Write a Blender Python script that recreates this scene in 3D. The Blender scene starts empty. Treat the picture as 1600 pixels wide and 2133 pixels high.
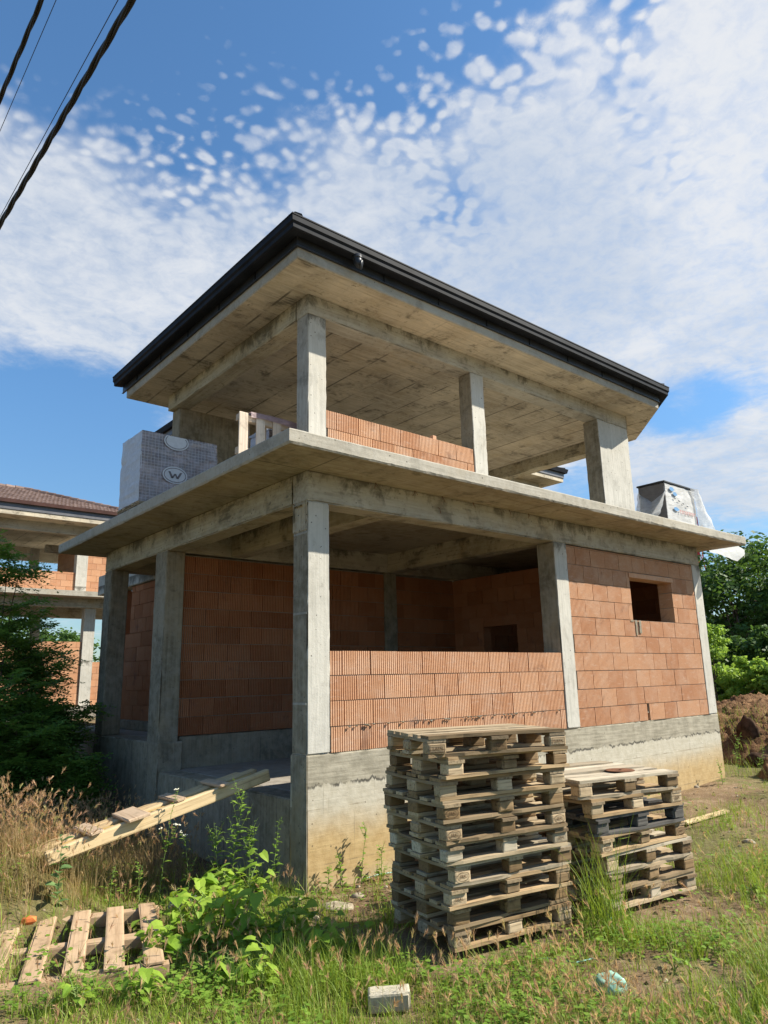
import bpy, bmesh, math, random
import numpy as np
from mathutils import Vector, Matrix, noise as mnoise
R = math.radians
random.seed(7)
RS = np.random.RandomState(11)
scn = bpy.context.scene
COL = scn.collection

# ------------------------------------------------------------------ camera
CAM = np.array([-4.04, -6.012, .7093]); FPX = 1481.6
_p, _r, _y = R(13.161), R(-1.308), R(49.78)
FW = np.array([math.cos(_y)*math.cos(_p), math.sin(_y)*math.cos(_p), math.sin(_p)])
_r0 = np.array([math.sin(_y), -math.cos(_y), 0.]); _u0 = np.cross(_r0, FW)
RT = math.cos(_r)*_r0 + math.sin(_r)*_u0
UP = -math.sin(_r)*_r0 + math.cos(_r)*_u0
cd = bpy.data.cameras.new('camera'); cam = bpy.data.objects.new('camera', cd); COL.objects.link(cam)
M = Matrix(((RT[0], UP[0], -FW[0], CAM[0]), (RT[1], UP[1], -FW[1], CAM[1]), (RT[2], UP[2], -FW[2], CAM[2]), (0, 0, 0, 1)))
cam.matrix_world = M
cd.sensor_fit = 'VERTICAL'; cd.sensor_height = 24; cd.lens = FPX/2133*24
cd.clip_start = .05; cd.clip_end = 3000
scn.camera = cam

def sky_dir(x, y):          # world direction of a spot in the sky
    d = FW + RT*(x-800)/FPX - UP*(y-1066.5)/FPX
    return d/np.linalg.norm(d)

# ------------------------------------------------------------------ node helpers
class NT:
    def __init__(s, tree): s.t = tree; tree.nodes.clear()
    def n(s, typ, **kw):
        nd = s.t.nodes.new(typ)
        for k, v in kw.items():
            if hasattr(nd, k): setattr(nd, k, v)
            else: nd.inputs[k].default_value = v
        return nd
    def l(s, a, b): s.t.links.new(a, b)
    def set(s, sock, v):
        if isinstance(v, bpy.types.NodeSocket): s.l(v, sock)
        elif v is not None: sock.default_value = v
    def math(s, op, a, b=None, c=None, clamp=False):
        nd = s.n('ShaderNodeMath', operation=op); nd.use_clamp = clamp
        for i, v in enumerate((a, b, c)): 
            if v is not None: s.set(nd.inputs[i], v)
        return nd.outputs[0]
    def vm(s, op, a, b=None):
        nd = s.n('ShaderNodeVectorMath', operation=op); s.set(nd.inputs[0], a)
        if b is not None: s.set(nd.inputs[1], b)
        return nd.outputs['Value'] if op in ('DOT_PRODUCT', 'LENGTH') else nd.outputs[0]
    def mix(s, f, a, b, bt='MIX'):
        nd = s.n('ShaderNodeMix', data_type='RGBA', blend_type=bt)
        s.set(nd.inputs[0], f); s.set(nd.inputs[6], c4(a)); s.set(nd.inputs[7], c4(b)); return nd.outputs[2]
    def noise(s, vec, scale, detail=4, rough=.55, dist=0., out='Fac'):
        nd = s.n('ShaderNodeTexNoise'); s.set(nd.inputs['Vector'], vec)
        nd.inputs['Scale'].default_value = scale; nd.inputs['Detail'].default_value = detail
        nd.inputs['Roughness'].default_value = rough; nd.inputs['Distortion'].default_value = dist
        return nd.outputs[out]
    def vor(s, vec, scale, feature='F1'):
        nd = s.n('ShaderNodeTexVoronoi', feature=feature); s.set(nd.inputs['Vector'], vec); nd.inputs['Scale'].default_value = scale
        return nd
    def ss(s, x, a, b, lo=0., hi=1.):
        nd = s.n('ShaderNodeMapRange', interpolation_type='SMOOTHSTEP'); s.set(nd.inputs[0], x)
        s.set(nd.inputs[1], a); s.set(nd.inputs[2], b); nd.inputs[3].default_value = lo; nd.inputs[4].default_value = hi
        return nd.outputs[0]
    def mapv(s, vec, scale=(1, 1, 1), loc=(0, 0, 0), rot=(0, 0, 0)):
        nd = s.n('ShaderNodeMapping'); s.set(nd.inputs[0], vec)
        nd.inputs['Location'].default_value = loc; nd.inputs['Rotation'].default_value = rot; nd.inputs['Scale'].default_value = scale
        return nd.outputs[0]
    def attr(s, name):
        return s.n('ShaderNodeAttribute', attribute_name=name).outputs['Fac']
    def bump(s, h, strength=.3, dist=.01):
        nd = s.n('ShaderNodeBump'); s.l(h, nd.inputs['Height']); nd.inputs['Strength'].default_value = strength; nd.inputs['Distance'].default_value = dist
        return nd.outputs[0]
    def out(s, col, rough=.85, normal=None, spec=.25, metal=0., alpha=None, trans=None, sss=None):
        b = s.n('ShaderNodeBsdfPrincipled'); s.set(b.inputs['Base Color'], c4(col)); s.set(b.inputs['Roughness'], rough)
        b.inputs['Specular IOR Level'].default_value = spec; b.inputs['Metallic'].default_value = metal
        if normal: s.l(normal, b.inputs['Normal'])
        if alpha is not None: s.set(b.inputs['Alpha'], alpha)
        res = b.outputs[0]
        if trans:
            tr = s.n('ShaderNodeBsdfTranslucent'); s.set(tr.inputs[0], c4(trans[1])); mx = s.n('ShaderNodeMixShader')
            mx.inputs[0].default_value = trans[0]; s.l(res, mx.inputs[1]); s.l(tr.outputs[0], mx.inputs[2]); res = mx.outputs[0]
        o = s.n('ShaderNodeOutputMaterial'); s.l(res, o.inputs[0])
def c4(v):
    if isinstance(v, bpy.types.NodeSocket) or v is None: return v
    return tuple(v)+(1.,) if len(v) == 3 else tuple(v)
def newmat(name):
    m = bpy.data.materials.new(name); m.use_nodes = True
    return m, NT(m.node_tree)

def coords(t): return t.n('ShaderNodeTexCoord').outputs['Object']

ALB = .78
def concrete(name, light=(.46, .43, .37), dark=(.27, .25, .21), grain='z', mould=.5, seams=None, pits=.5, tops=(), warm=.25, seam_y=None):
    light, dark = tuple(x*ALB for x in light), tuple(x*ALB for x in dark)
    m, t = newmat(name); co = coords(t); n1 = t.noise(co, .9, 5); n2 = t.noise(co, 9, 8, .65); n3 = t.noise(co, 55, 3)
    gs = {'x': (.7, 16, 16), 'y': (16, .7, 16), 'z': (16, 16, .7)}[grain]
    g = t.noise(t.mapv(co, gs), 1.6, 5, .6)
    k = t.math('ADD', t.math('MULTIPLY', n1, .55), t.math('MULTIPLY', g, .55))
    col = t.mix(t.ss(k, .38, .72), dark, light)
    col = t.mix(t.ss(n2, .35, .7, 0, .55), col, t.mix(.5, light, (.43, .41, .36)))
    # mould and run-off stains with an outline of their own
    mo = t.math('ADD', t.noise(co, 2.1, 7, .68, .4), t.math('MULTIPLY', t.math('SUBTRACT', g, .5), .5))
    col = t.mix(t.ss(mo, .53, .70, 0, mould), col, (.075, .068, .052))
    sp_ = t.noise(co, 13, 7, .72, .3); col = t.mix(t.math('MULTIPLY', t.ss(sp_, .54, .68), t.ss(t.noise(co, 1.9, 5, .65), .42, .62, 0, mould)), col, (.10, .09, .068))
    col = t.mix(t.ss(t.noise(co, 1.4, 4, .6), .50, .72, 0, warm), col, (.34, .265, .15))
    sp = t.n('ShaderNodeSeparateXYZ'); t.l(co, sp.inputs[0])
    for zt in tops:      # leached black streaks that start at the joint with the slab above and run down
        st = t.math('ADD', t.noise(t.mapv(co, (3.2, 3.2, 1.9)), 1.7, 8, .72, .5), t.math('MULTIPLY', t.math('SUBTRACT', t.noise(co, .7, 3), .5), 1.1))
        st = t.math('SUBTRACT', st, t.math('MULTIPLY', t.math('SUBTRACT', zt, sp.outputs[2]), 1.15))
        col = t.mix(t.math('MULTIPLY', t.ss(st, .36, .60, 0, .8), t.math('LESS_THAN', t.math('ABSOLUTE', t.math('SUBTRACT', sp.outputs[2], zt-.25)), .30)), col, (.075, .07, .055))
    h = t.math('ADD', t.math('MULTIPLY', n2, .7), t.math('MULTIPLY', n3, .25))
    h = t.math('ADD', h, t.math('MULTIPLY', g, .6))
    if pits:
        v = t.vor(co, 17); pr = t.n('ShaderNodeSeparateColor'); t.l(v.outputs['Color'], pr.inputs[0])
        rad = t.math('MULTIPLY', t.ss(pr.outputs[0], .55, 1.), .16)
        pit = t.math('MULTIPLY', t.math('LESS_THAN', v.outputs['Distance'], rad), pits)
        col = t.mix(pit, col, (.07, .065, .055)); h = t.math('SUBTRACT', h, pit)
    if seams:
        vec, w, hgt, msz = seams
        cv = t.mapv(co, rot=vec) if vec else co
        b = t.n('ShaderNodeTexBrick'); t.l(t.vm('ADD', cv, t.vm('SCALE', t.noise(co, 2, 2, out='Color'), None)) if False else cv, b.inputs[0])
        b.inputs['Scale'].default_value = 1; b.inputs['Brick Width'].default_value = w; b.inputs['Row Height'].default_value = hgt
        b.inputs['Mortar Size'].default_value = msz; b.inputs['Mortar Smooth'].default_value = .6
        b.inputs['Color1'].default_value = (.93, .93, .93, 1); b.inputs['Color2'].default_value = (1.05, 1.04, 1.02, 1); b.inputs['Bias'].default_value = -.1
        b.inputs['Mortar'].default_value = (1, 1, 1, 1); b.offset = 0.
        col = t.mix(1., col, b.outputs['Color'], 'MULTIPLY')
        sm = t.math('MULTIPLY', b.outputs['Fac'], t.ss(t.noise(co, 1.6, 5), .36, .58))
        if seam_y is not None: sm = t.math('MULTIPLY', sm, t.ss(sp.outputs[1], seam_y, seam_y+.15, .22, 1.))
        col = t.mix(t.math('MULTIPLY', sm, .75), col, (.08, .07, .055)); h = t.math('ADD', h, t.math('MULTIPLY', sm, -.8))
    t.out(col, .92, t.bump(h, .55, .012), spec=.2)
    return m

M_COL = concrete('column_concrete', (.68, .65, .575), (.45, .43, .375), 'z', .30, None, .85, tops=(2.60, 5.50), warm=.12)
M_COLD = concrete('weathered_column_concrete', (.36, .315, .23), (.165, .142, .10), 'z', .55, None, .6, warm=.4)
M_BEAMX = concrete('beam_concrete_x', (.62, .58, .485), (.34, .31, .25), 'x', .6, None, .7, tops=(2.87, 5.74), warm=.35)
M_BEAMY = concrete('beam_concrete_y', (.65, .585, .43), (.32, .28, .195), 'y', .75, None, .7, tops=(2.87, 5.74), warm=.45)
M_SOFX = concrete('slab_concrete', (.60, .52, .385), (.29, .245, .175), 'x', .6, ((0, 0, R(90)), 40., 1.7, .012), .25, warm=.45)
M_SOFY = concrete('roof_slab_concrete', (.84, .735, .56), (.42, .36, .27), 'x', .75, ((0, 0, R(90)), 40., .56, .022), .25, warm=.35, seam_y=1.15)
M_EDGE = concrete('slab_edge_concrete', (.52, .48, .40), (.36, .33, .27), 'x', .35, None, .8)
M_FLOOR = concrete('floor_concrete', (.42, .37, .31), (.26, .23, .19), 'x', .35, None, .3)

def plinth_mat():
    m, t = newmat('plinth_concrete'); co = coords(t)
    sp = t.n('ShaderNodeSeparateXYZ'); t.l(co, sp.inputs[0]); z = sp.outputs[2]
    n1 = t.noise(co, 1.1, 5); n2 = t.noise(co, 9, 8, .65); g = t.noise(t.mapv(co, (1.2, 1.2, 22)), 1.6, 5, .6); gz = t.noise(t.mapv(co, (22, 22, .5)), 1.3, 4, .6)
    lo = t.mix(t.ss(n2, .3, .7), (.37, .335, .26), (.45, .415, .335))
    # ochre clay splashed up from the ground, edge uneven
    zz = t.math('ADD', z, t.math('MULTIPLY', t.math('SUBTRACT', n1, .5), .45))
    lo = t.mix(t.ss(zz, -.42, -.85, 0, .88), lo, t.mix(t.ss(n2, .3, .7), (.34, .225, .09), (.43, .30, .135)))
    lo = t.mix(t.ss(zz, -1.05, -1.25, 0, .5), lo, (.40, .335, .23))
    ug = t.math('ADD', t.math('MULTIPLY', g, .45), t.math('MULTIPLY', t.noise(co, 3.2, 7, .65), .55)); up = t.mix(t.ss(ug, .36, .66), (.19, .17, .125), (.37, .335, .26)); up = t.mix(t.ss(n2, .5, .75, 0, .4), up, (.40, .37, .30))
    # second pour: ragged lower edge with grout runs
    w = t.n('ShaderNodeCombineXYZ'); t.l(t.math('ADD', sp.outputs[0], sp.outputs[1]), w.inputs[0])
    rag = t.math('ADD', t.math('MULTIPLY', t.noise(w.outputs[0], 7, 6, .75), .26), -.42)
    isup = t.math('GREATER_THAN', z, rag)
    col = t.mix(isup, lo, up)
    line = t.ss(t.math('ABSOLUTE', t.math('SUBTRACT', z, rag)), .006, .022, 1, 0)
    line = t.math('MULTIPLY', line, t.ss(t.noise(co, 5, 4), .40, .55))
    col = t.mix(t.math('MULTIPLY', line, .85), col, (.05, .047, .04))
    runs = t.math('MULTIPLY', t.ss(gz, .60, .70), t.ss(t.noise(co, 1.3, 2), .42, .6))
    runs = t.math('MULTIPLY', runs, t.ss(z, .0, -.3))
    col = t.mix(t.math('MULTIPLY', runs, .5), col, (.13, .12, .09))
    # shutter joints
    b = t.n('ShaderNodeTexBrick'); t.l(t.mapv(w.outputs[0] if False else co, rot=(R(90), 0, 0)), b.inputs[0])
    b.inputs['Scale'].default_value = 1; b.inputs['Brick Width'].default_value = 2.3; b.inputs['Row Height'].default_value = .5; b.inputs['Mortar Size'].default_value = .006
    sm = t.math('MULTIPLY', b.outputs['Fac'], t.ss(t.noise(co, 3, 4), .4, .6))
    col = t.mix(t.math('MULTIPLY', sm, .6), col, (.15, .12, .075))
    v = t.vor(co, 14); pr = t.n('ShaderNodeSeparateColor'); t.l(v.outputs['Color'], pr.inputs[0])
    pit = t.math('LESS_THAN', v.outputs['Distance'], t.math('MULTIPLY', t.ss(pr.outputs[0], .6, 1.), .15))
    col = t.mix(t.math('MULTIPLY', pit, .7), col, (.09, .075, .05))
    h = t.math('ADD', t.math('MULTIPLY', n2, .8), t.math('MULTIPLY', isup, 1.2)); h = t.math('SUBTRACT', h, pit)
    h = t.math('ADD', h, t.math('MULTIPLY', g, .5))
    t.out(col, .92, t.bump(h, .6, .012), spec=.2); return m
M_PLINTH = plinth_mat()
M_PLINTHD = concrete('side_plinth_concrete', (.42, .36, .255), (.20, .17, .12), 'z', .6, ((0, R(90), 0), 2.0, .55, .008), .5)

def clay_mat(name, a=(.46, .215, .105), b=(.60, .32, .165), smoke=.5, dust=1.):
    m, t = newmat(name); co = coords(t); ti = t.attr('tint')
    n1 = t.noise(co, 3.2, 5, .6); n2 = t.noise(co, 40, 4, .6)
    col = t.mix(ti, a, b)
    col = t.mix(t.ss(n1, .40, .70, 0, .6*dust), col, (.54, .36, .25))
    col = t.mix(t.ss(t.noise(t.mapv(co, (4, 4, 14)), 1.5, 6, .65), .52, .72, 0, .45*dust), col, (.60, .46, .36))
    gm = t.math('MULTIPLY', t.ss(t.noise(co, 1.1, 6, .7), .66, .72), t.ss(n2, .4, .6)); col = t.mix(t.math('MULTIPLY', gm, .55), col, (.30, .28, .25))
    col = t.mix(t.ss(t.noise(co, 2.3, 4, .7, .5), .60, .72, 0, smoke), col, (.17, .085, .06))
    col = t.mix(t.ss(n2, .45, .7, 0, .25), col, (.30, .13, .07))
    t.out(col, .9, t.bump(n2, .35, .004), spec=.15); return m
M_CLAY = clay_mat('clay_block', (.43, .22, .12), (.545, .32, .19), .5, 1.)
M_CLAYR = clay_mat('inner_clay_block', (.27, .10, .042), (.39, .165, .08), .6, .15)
M_CLAYF = clay_mat('far_clay_block', (.40, .19, .10), (.50, .27, .15), .2, .4)
M_MORTAR = concrete('dry_mortar', (.36, .31, .25), (.2, .17, .13), 'x', .2, None, 0)

def wood_mat(name, a, b, c, axis='x', spec=.2):
    m, t = newmat(name); co = coords(t); ti = t.attr('tint')
    off = t.n('ShaderNodeCombineXYZ'); t.l(t.math('MULTIPLY', ti, 13.7), off.inputs[1]); t.l(t.math('MULTIPLY', ti, 7.1), off.inputs[2])
    cv = t.vm('ADD', co, off.outputs[0])
    s = {'x': (1.2, 34, 34), 'y': (34, 1.2, 34), 'z': (34, 34, 1.2)}[axis]
    g = t.noise(t.mapv(cv, s), 1.5, 6, .65); n = t.noise(cv, 6, 5)
    col = t.mix(ti, a, b); col = t.mix(t.ss(g, .45, .72, 0, .75), col, c)
    col = t.mix(t.ss(n, .52, .75, 0, .55), col, tuple(x*.45 for x in a))
    t.out(col, .88, t.bump(g, .5, .004), spec=spec); return m
M_WOODX = wood_mat('grey_pallet_wood', (.185, .125, .066), (.54, .425, .275), (.07, .045, .024), 'x')
M_WOODY = wood_mat('grey_pallet_wood_cross', (.17, .12, .07), (.44, .35, .235), (.075, .05, .028), 'y')
M_BLOCK = wood_mat('pallet_block_wood', (.20, .13, .065), (.54, .41, .26), (.085, .05, .026), 'x')
M_DARKW = wood_mat('blackened_pallet_wood', (.07, .065, .06), (.15, .14, .125), (.03, .028, .026), 'x')
M_BROWNX = wood_mat('brown_pallet_wood', (.18, .11, .05), (.48, .34, .19), (.07, .045, .024), 'x')
M_BROWNY = wood_mat('brown_pallet_wood_cross', (.15, .10, .055), (.38, .29, .18), (.07, .045, .024), 'y')
M_BLEACHX = wood_mat('bleached_pallet_wood', (.26, .205, .135), (.60, .52, .39), (.12, .09, .055), 'x')
M_NEWWX = wood_mat('new_pallet_wood', (.36, .245, .145), (.46, .33, .21), (.25, .155, .085), 'x')
M_NEWWY = wood_mat('new_pallet_wood_cross', (.36, .24, .14), (.47, .33, .205), (.27, .17, .095), 'y')
M_PLANK = wood_mat('ramp_timber', (.46, .325, .17), (.60, .455, .265), (.24, .15, .07), 'x')
M_PLANKY = wood_mat('yellow_ramp_timber', (.50, .32, .085), (.58, .39, .13), (.36, .22, .06), 'x')
M_CLEAT = wood_mat('cleat_timber', (.40, .28, .18), (.5, .37, .25), (.22, .14, .08), 'y')

def plain(name, col, rough=.5, spec=.4, metal=0., var=.15, scale=20, bump=.1, trans=None):
    m, t = newmat(name); co = coords(t); n = t.noise(co, scale, 4)
    c = t.mix(t.ss(n, .3, .7), tuple(x*(1-var) for x in col), tuple(min(1, x*(1+var)) for x in col))
    t.out(c, rough, t.bump(n, bump, .004), spec=spec, metal=metal, trans=trans); return m
M_STEEL = plain('dark_coated_sheet', (.026, .029, .036), .42, .4, 0, .25, 3, .05)
M_STEEL2 = plain('dark_gutter_sheet', (.016, .018, .023), .6, .07, 0, .25, 3, .05)
M_BROWNSH = plain('brown_coated_sheet', (.075, .034, .026), .4, .5, 0, .2, 3, .05)
M_GREYSH = plain('grey_coated_sheet', (.10, .10, .11), .45, .5, 0, .2, 3, .05)
M_CABLE = plain('black_cable_rubber', (.012, .012, .014), .55, .4)
M_INK = plain('stamp_ink', (.06, .035, .02), .9, .1)
M_RUST = plain('rusted_steel', (.16, .07, .035), .85, .2, .2, .4, 14, .4)
M_WHITEP = plain('white_print', (.62, .62, .63), .6, .3, var=.05)
M_GREYP = plain('grey_print', (.17, .15, .155), .6, .3, var=.08)
M_BLUEP = plain('blue_print', (.11, .24, .42), .5, .3)
M_REDP = plain('red_print', (.40, .19, .17), .5, .3)
M_BLACKP = plain('black_print', (.02, .02, .02), .5, .3)
M_LIDB = plain('black_cover_sheet', (.018, .019, .02), .45, .4)
M_GREENBAG = plain('pale_green_film', (.22, .40, .31), .45, .4, var=.25, scale=9, bump=.3)
M_SILVER = plain('crumpled_clear_film', (.22, .23, .25), .2, .6, var=.4, scale=30, bump=.8)
M_STONE = plain('pale_stone', (.33, .28, .21), .95, .1, var=.3, scale=12, bump=.6)
M_AERO = plain('aerated_concrete', (.44, .395, .30), .95, .1, var=.12, scale=60, bump=.5)
M_ORANGE = plain('orange_brick_shard', (.55, .16, .05), .8, .2, var=.25)
M_CLOD = plain('dark_clod_earth', (.060, .036, .023), .95, .08, var=.5, scale=9, bump=1.)
M_REDT = plain('mast_red', (.42, .05, .05), .6, .3)
M_WHT = plain('mast_white', (.62, .63, .65), .6, .3)
M_TEAL = plain('teal_strap', (.16, .36, .33), .5, .3)

def film_mat(name, col, alpha=.7, trans=.4, scale=6):
    m, t = newmat(name); co = coords(t); n = t.noise(co, scale, 5, .6, 1.); w = t.noise(t.mapv(co, (3, 3, 9)), 2.2, 4, .6, 1.5)
    c = t.mix(t.ss(n, .3, .7), tuple(x*.8 for x in col), col)
    a = t.ss(w, .3, .75, max(0, alpha-.22), min(1, alpha+.2))
    t.out(c, .42, t.bump(w, .35, .03), spec=.3, alpha=a, trans=(trans, col)); return m
M_FILM = film_mat('clear_plastic_sheet', (.80, .82, .84), .62, .45)
M_WFILM = film_mat('white_stretch_film', (.55, .54, .52), 1.3, .1, 4)
M_WFILMS = film_mat('whitish_stretch_film', (.60, .62, .68), 1.3, .1, 14)
M_GFILM = film_mat('grey_stretch_film', (.17, .155, .145), 1.3, .1)
M_PINKF = film_mat('reddish_stretch_film', (.42, .30, .31), .8, .3)

def pack_mat():
    m, t = newmat('film_wrapped_blocks'); co = coords(t)
    b = t.n('ShaderNodeTexBrick'); t.l(t.mapv(co, rot=(R(90), 0, 0)), b.inputs[0])
    b.inputs['Scale'].default_value = 1; b.inputs['Brick Width'].default_value = .05; b.inputs['Row Height'].default_value = .043
    b.inputs['Mortar Size'].default_value = .004; b.inputs['Mortar Smooth'].default_value = .3; b.offset = 0.
    b.inputs['Color1'].default_value = (.085, .068, .066, 1); b.inputs['Color2'].default_value = (.13, .105, .10, 1); b.inputs['Mortar'].default_value = (.33, .30, .30, 1)
    n = t.noise(t.mapv(co, (1, 1, 2.5)), 2.6, 5, .6, .8); w = t.noise(t.mapv(co, (6, 6, 1.2)), 3, 4, .6, .6)
    c = t.mix(t.ss(n, .36, .70, .20, .72), b.outputs['Color'], (.52, .44, .435))
    t.out(c, .2, t.bump(w, .9, .03), spec=.6); return m
M_PACK = pack_mat()

def tile_mat(name, a, b):
    m, t = newmat(name); co = coords(t); ti = t.attr('tint'); n = t.noise(co, 8, 4)
    c = t.mix(ti, a, b); c = t.mix(t.ss(n, .4, .7, 0, .35), c, tuple(x*.6 for x in a))
    t.out(c, .7, t.bump(n, .2, .004), spec=.3); return m
M_TILE = tile_mat('brown_roof_tile', (.13, .085, .07), (.25, .175, .145))
M_DTILE = tile_mat('anthracite_roof_tile', (.035, .037, .042), (.06, .062, .068))

def leaf_mat(name, a, b, dry=None, tr=.35, spec=.3, rough=.55):
    m, t = newmat(name); ti = t.attr('tint'); co = coords(t)
    c = t.mix(ti, a, b)
    if dry: c = t.mix(t.ss(ti, .80, .97), c, dry)
    c = t.mix(t.ss(t.noise(co, 1.7, 3), .4, .7, 0, .35), c, tuple(x*.62 for x in a))
    tc = t.mix(.5, c, (b[0]*1.25, b[1]*1.2, b[2]*.7))
    t.out(c, rough, None, spec=spec, trans=(tr, tc)); return m
M_GRASS = leaf_mat('grass_blade', (.145, .245, .025), (.34, .43, .06), (.48, .39, .15))
M_DRY = leaf_mat('dry_barley', (.33, .235, .10), (.46, .345, .17), (.42, .26, .155), .4)
M_HEAD = leaf_mat('barley_head', (.50, .29, .185), (.60, .43, .25), (.42, .44, .16), .5)
M_WEED = leaf_mat('weed_leaf', (.13, .25, .03), (.27, .41, .06), None, .45)
M_BROAD = leaf_mat('broad_leaf', (.17, .31, .03), (.36, .50, .065), None, .45)
M_BLUEW = leaf_mat('blue_green_leaf', (.085, .16, .055), (.16, .26, .09), None, .3)
M_ROBIN = leaf_mat('robinia_leaf', (.095, .19, .04), (.21, .35, .07), None, .5)
M_FARL = leaf_mat('tree_leaf', (.04, .09, .02), (.11, .20, .04), None, .35)
M_VINE = leaf_mat('vine_leaf', (.16, .30, .04), (.34, .48, .09), None, .45)
M_STEM = plain('green_stem', (.15, .21, .06), .7, .2)
M_BARK = plain('tree_bark', (.10, .075, .055), .95, .1, var=.35, scale=18, bump=.8)
M_FLOWER = plain('cream_flower', (.65, .62, .50), .8, .1)

def ground_mat():
    m, t = newmat('bare_soil'); co = coords(t)
    n1 = t.noise(co, .8, 6, .6); n2 = t.noise(co, 7, 8, .7); n3 = t.noise(co, 45, 4, .7)
    c = t.mix(t.ss(n1, .35, .65), (.14, .09, .052), (.225, .155, .09))
    c = t.mix(t.ss(n2, .45, .7, 0, .8), c, (.33, .245, .155)); c = t.mix(t.ss(n3, .5, .7, 0, .6), c, (.10, .062, .036))
    gp = t.math('ADD', t.noise(co, .55, 4), t.math('MULTIPLY', t.noise(co, 5, 5), .4))
    c = t.mix(t.ss(gp, .62, .82, 0, .55), c, (.10, .125, .03))
    v = t.vor(co, 28); pr = t.n('ShaderNodeSeparateColor'); t.l(v.outputs['Color'], pr.inputs[0])
    st = t.math('LESS_THAN', v.outputs['Distance'], t.math('MULTIPLY', t.ss(pr.outputs[0], .62, 1), .3))
    c = t.mix(t.math('MULTIPLY', st, .7), c, (.33, .265, .185))
    h = t.math('ADD', t.math('ADD', n2, t.math('MULTIPLY', n3, .5)), t.math('MULTIPLY', st, .5))
    t.out(c, .97, t.bump(h, .9, .03), spec=.1); return m
M_SOIL = ground_mat()
def mound_mat():
    m, t = newmat('dug_earth'); co = coords(t); n2 = t.noise(co, 3, 8, .72); n3 = t.noise(co, 26, 5, .7)
    c = t.mix(t.ss(n2, .35, .62), (.115, .063, .034), (.29, .17, .09)); c = t.mix(t.ss(n3, .5, .7, 0, .6), c, (.06, .032, .018))
    t.out(c, .97, t.bump(t.math('ADD', n2, n3), 1., .06), spec=.08); return m
M_MOUND = mound_mat()

# ------------------------------------------------------------------ mesh helpers
class MB:
    def __init__(s): s.v = []; s.f = []; s.mi = []; s.ti = []
    def add(s, vs, fs, mi=0, ti=0.5):
        o = len(s.v); s.v.extend(tuple(float(c) for c in v) for v in vs)
        for f in fs: s.f.append(tuple(i+o for i in f)); s.mi.append(mi); s.ti.append(ti)
    def box(s, a, b, mi=0, ti=.5):
        x0, y0, z0 = a; x1, y1, z1 = b
        s.add([(x0,y0,z0),(x1,y0,z0),(x1,y1,z0),(x0,y1,z0),(x0,y0,z1),(x1,y0,z1),(x1,y1,z1),(x0,y1,z1)],
              [(3,2,1,0),(4,5,6,7),(0,1,5,4),(1,2,6,5),(2,3,7,6),(3,0,4,7)], mi, ti)
    def prism(s, poly, z0, z1, mi=0, ti=.5):
        n = len(poly)
        s.add([(x, y, z0) for x, y in poly]+[(x, y, z1) for x, y in poly],
              [tuple(range(n-1, -1, -1)), tuple(range(n, 2*n))]+[(i, (i+1) % n, n+(i+1) % n, n+i) for i in range(n)], mi, ti)
    def tube(s, pts, rad, n=6, mi=0, ti=.5, caps=True):
        pts = [Vector(p) for p in pts]; rings = []
        if not hasattr(rad, '__len__'): rad = [rad]*len(pts)
        up = Vector((0, 0, 1)); pv = None
        for i, p in enumerate(pts):
            d = (pts[min(i+1, len(pts)-1)]-pts[max(i-1, 0)]).normalized()
            if pv is None:
                a = d.cross(up); a = a if a.length > .05 else d.cross(Vector((1, 0, 0)))
            else: a = pv-d*pv.dot(d)
            a.normalize(); pv = a; b = d.cross(a)
            rings.append([p+(a*math.cos(q*2*math.pi/n)+b*math.sin(q*2*math.pi/n))*rad[i] for q in range(n)])
        vs = [v for r in rings for v in r]; fs = []
        for i in range(len(pts)-1):
            for q in range(n): fs.append((i*n+q, i*n+(q+1) % n, (i+1)*n+(q+1) % n, (i+1)*n+q))
        if caps: fs.append(tuple(range(n-1, -1, -1))); fs.append(tuple((len(pts)-1)*n+q for q in range(n)))
        s.add(vs, fs, mi, ti)
    def obj(s, name, mats, parent=None, smooth=False, loc=None):
        me = bpy.data.meshes.new(name); me.from_pydata(s.v, [], s.f)
        for m in (mats if isinstance(mats, (list, tuple)) else [mats]): me.materials.append(m)
        me.polygons.foreach_set('material_index', s.mi)
        at = me.attributes.new('tint', 'FLOAT', 'FACE'); at.data.foreach_set('value', s.ti)
        if smooth: me.polygons.foreach_set('use_smooth', [True]*len(s.f))
        me.update(); o = bpy.data.objects.new(name, me); COL.objects.link(o)
        if parent: o.parent = parent
        if loc is not None: o.location = loc
        return o
def np_obj(name, verts, quads, tint, mats, parent=None, smooth=False, mi=None):
    """verts (N,3), quads (M,k) of one size, tint (M,)"""
    me = bpy.data.meshes.new(name); k = quads.shape[1]; nf = len(quads)
    me.vertices.add(len(verts)); me.vertices.foreach_set('co', np.asarray(verts, np.float32).ravel())
    me.loops.add(nf*k); me.loops.foreach_set('vertex_index', np.asarray(quads, np.int32).ravel())
    me.polygons.add(nf); me.polygons.foreach_set('loop_start', np.arange(nf, dtype=np.int32)*k)
    try: me.polygons.foreach_set('loop_total', np.full(nf, k, np.int32))
    except Exception: pass
    for m in (mats if isinstance(mats, (list, tuple)) else [mats]): me.materials.append(m)
    if mi is not None: me.polygons.foreach_set('material_index', np.asarray(mi, np.int32))
    at = me.attributes.new('tint', 'FLOAT', 'FACE'); at.data.foreach_set('value', np.asarray(tint, np.float32))
    if smooth: me.polygons.foreach_set('use_smooth', np.ones(nf, bool))
    me.update(calc_edges=True); me.validate()
    o = bpy.data.objects.new(name, me); COL.objects.link(o)
    if parent: o.parent = parent
    return o
def tag(o, label=None, cat=None, group=None, kind=None):
    if label: o['label'] = label
    if cat: o['category'] = cat
    if group: o['group'] = group
    if kind: o['kind'] = kind
    return o
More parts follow.
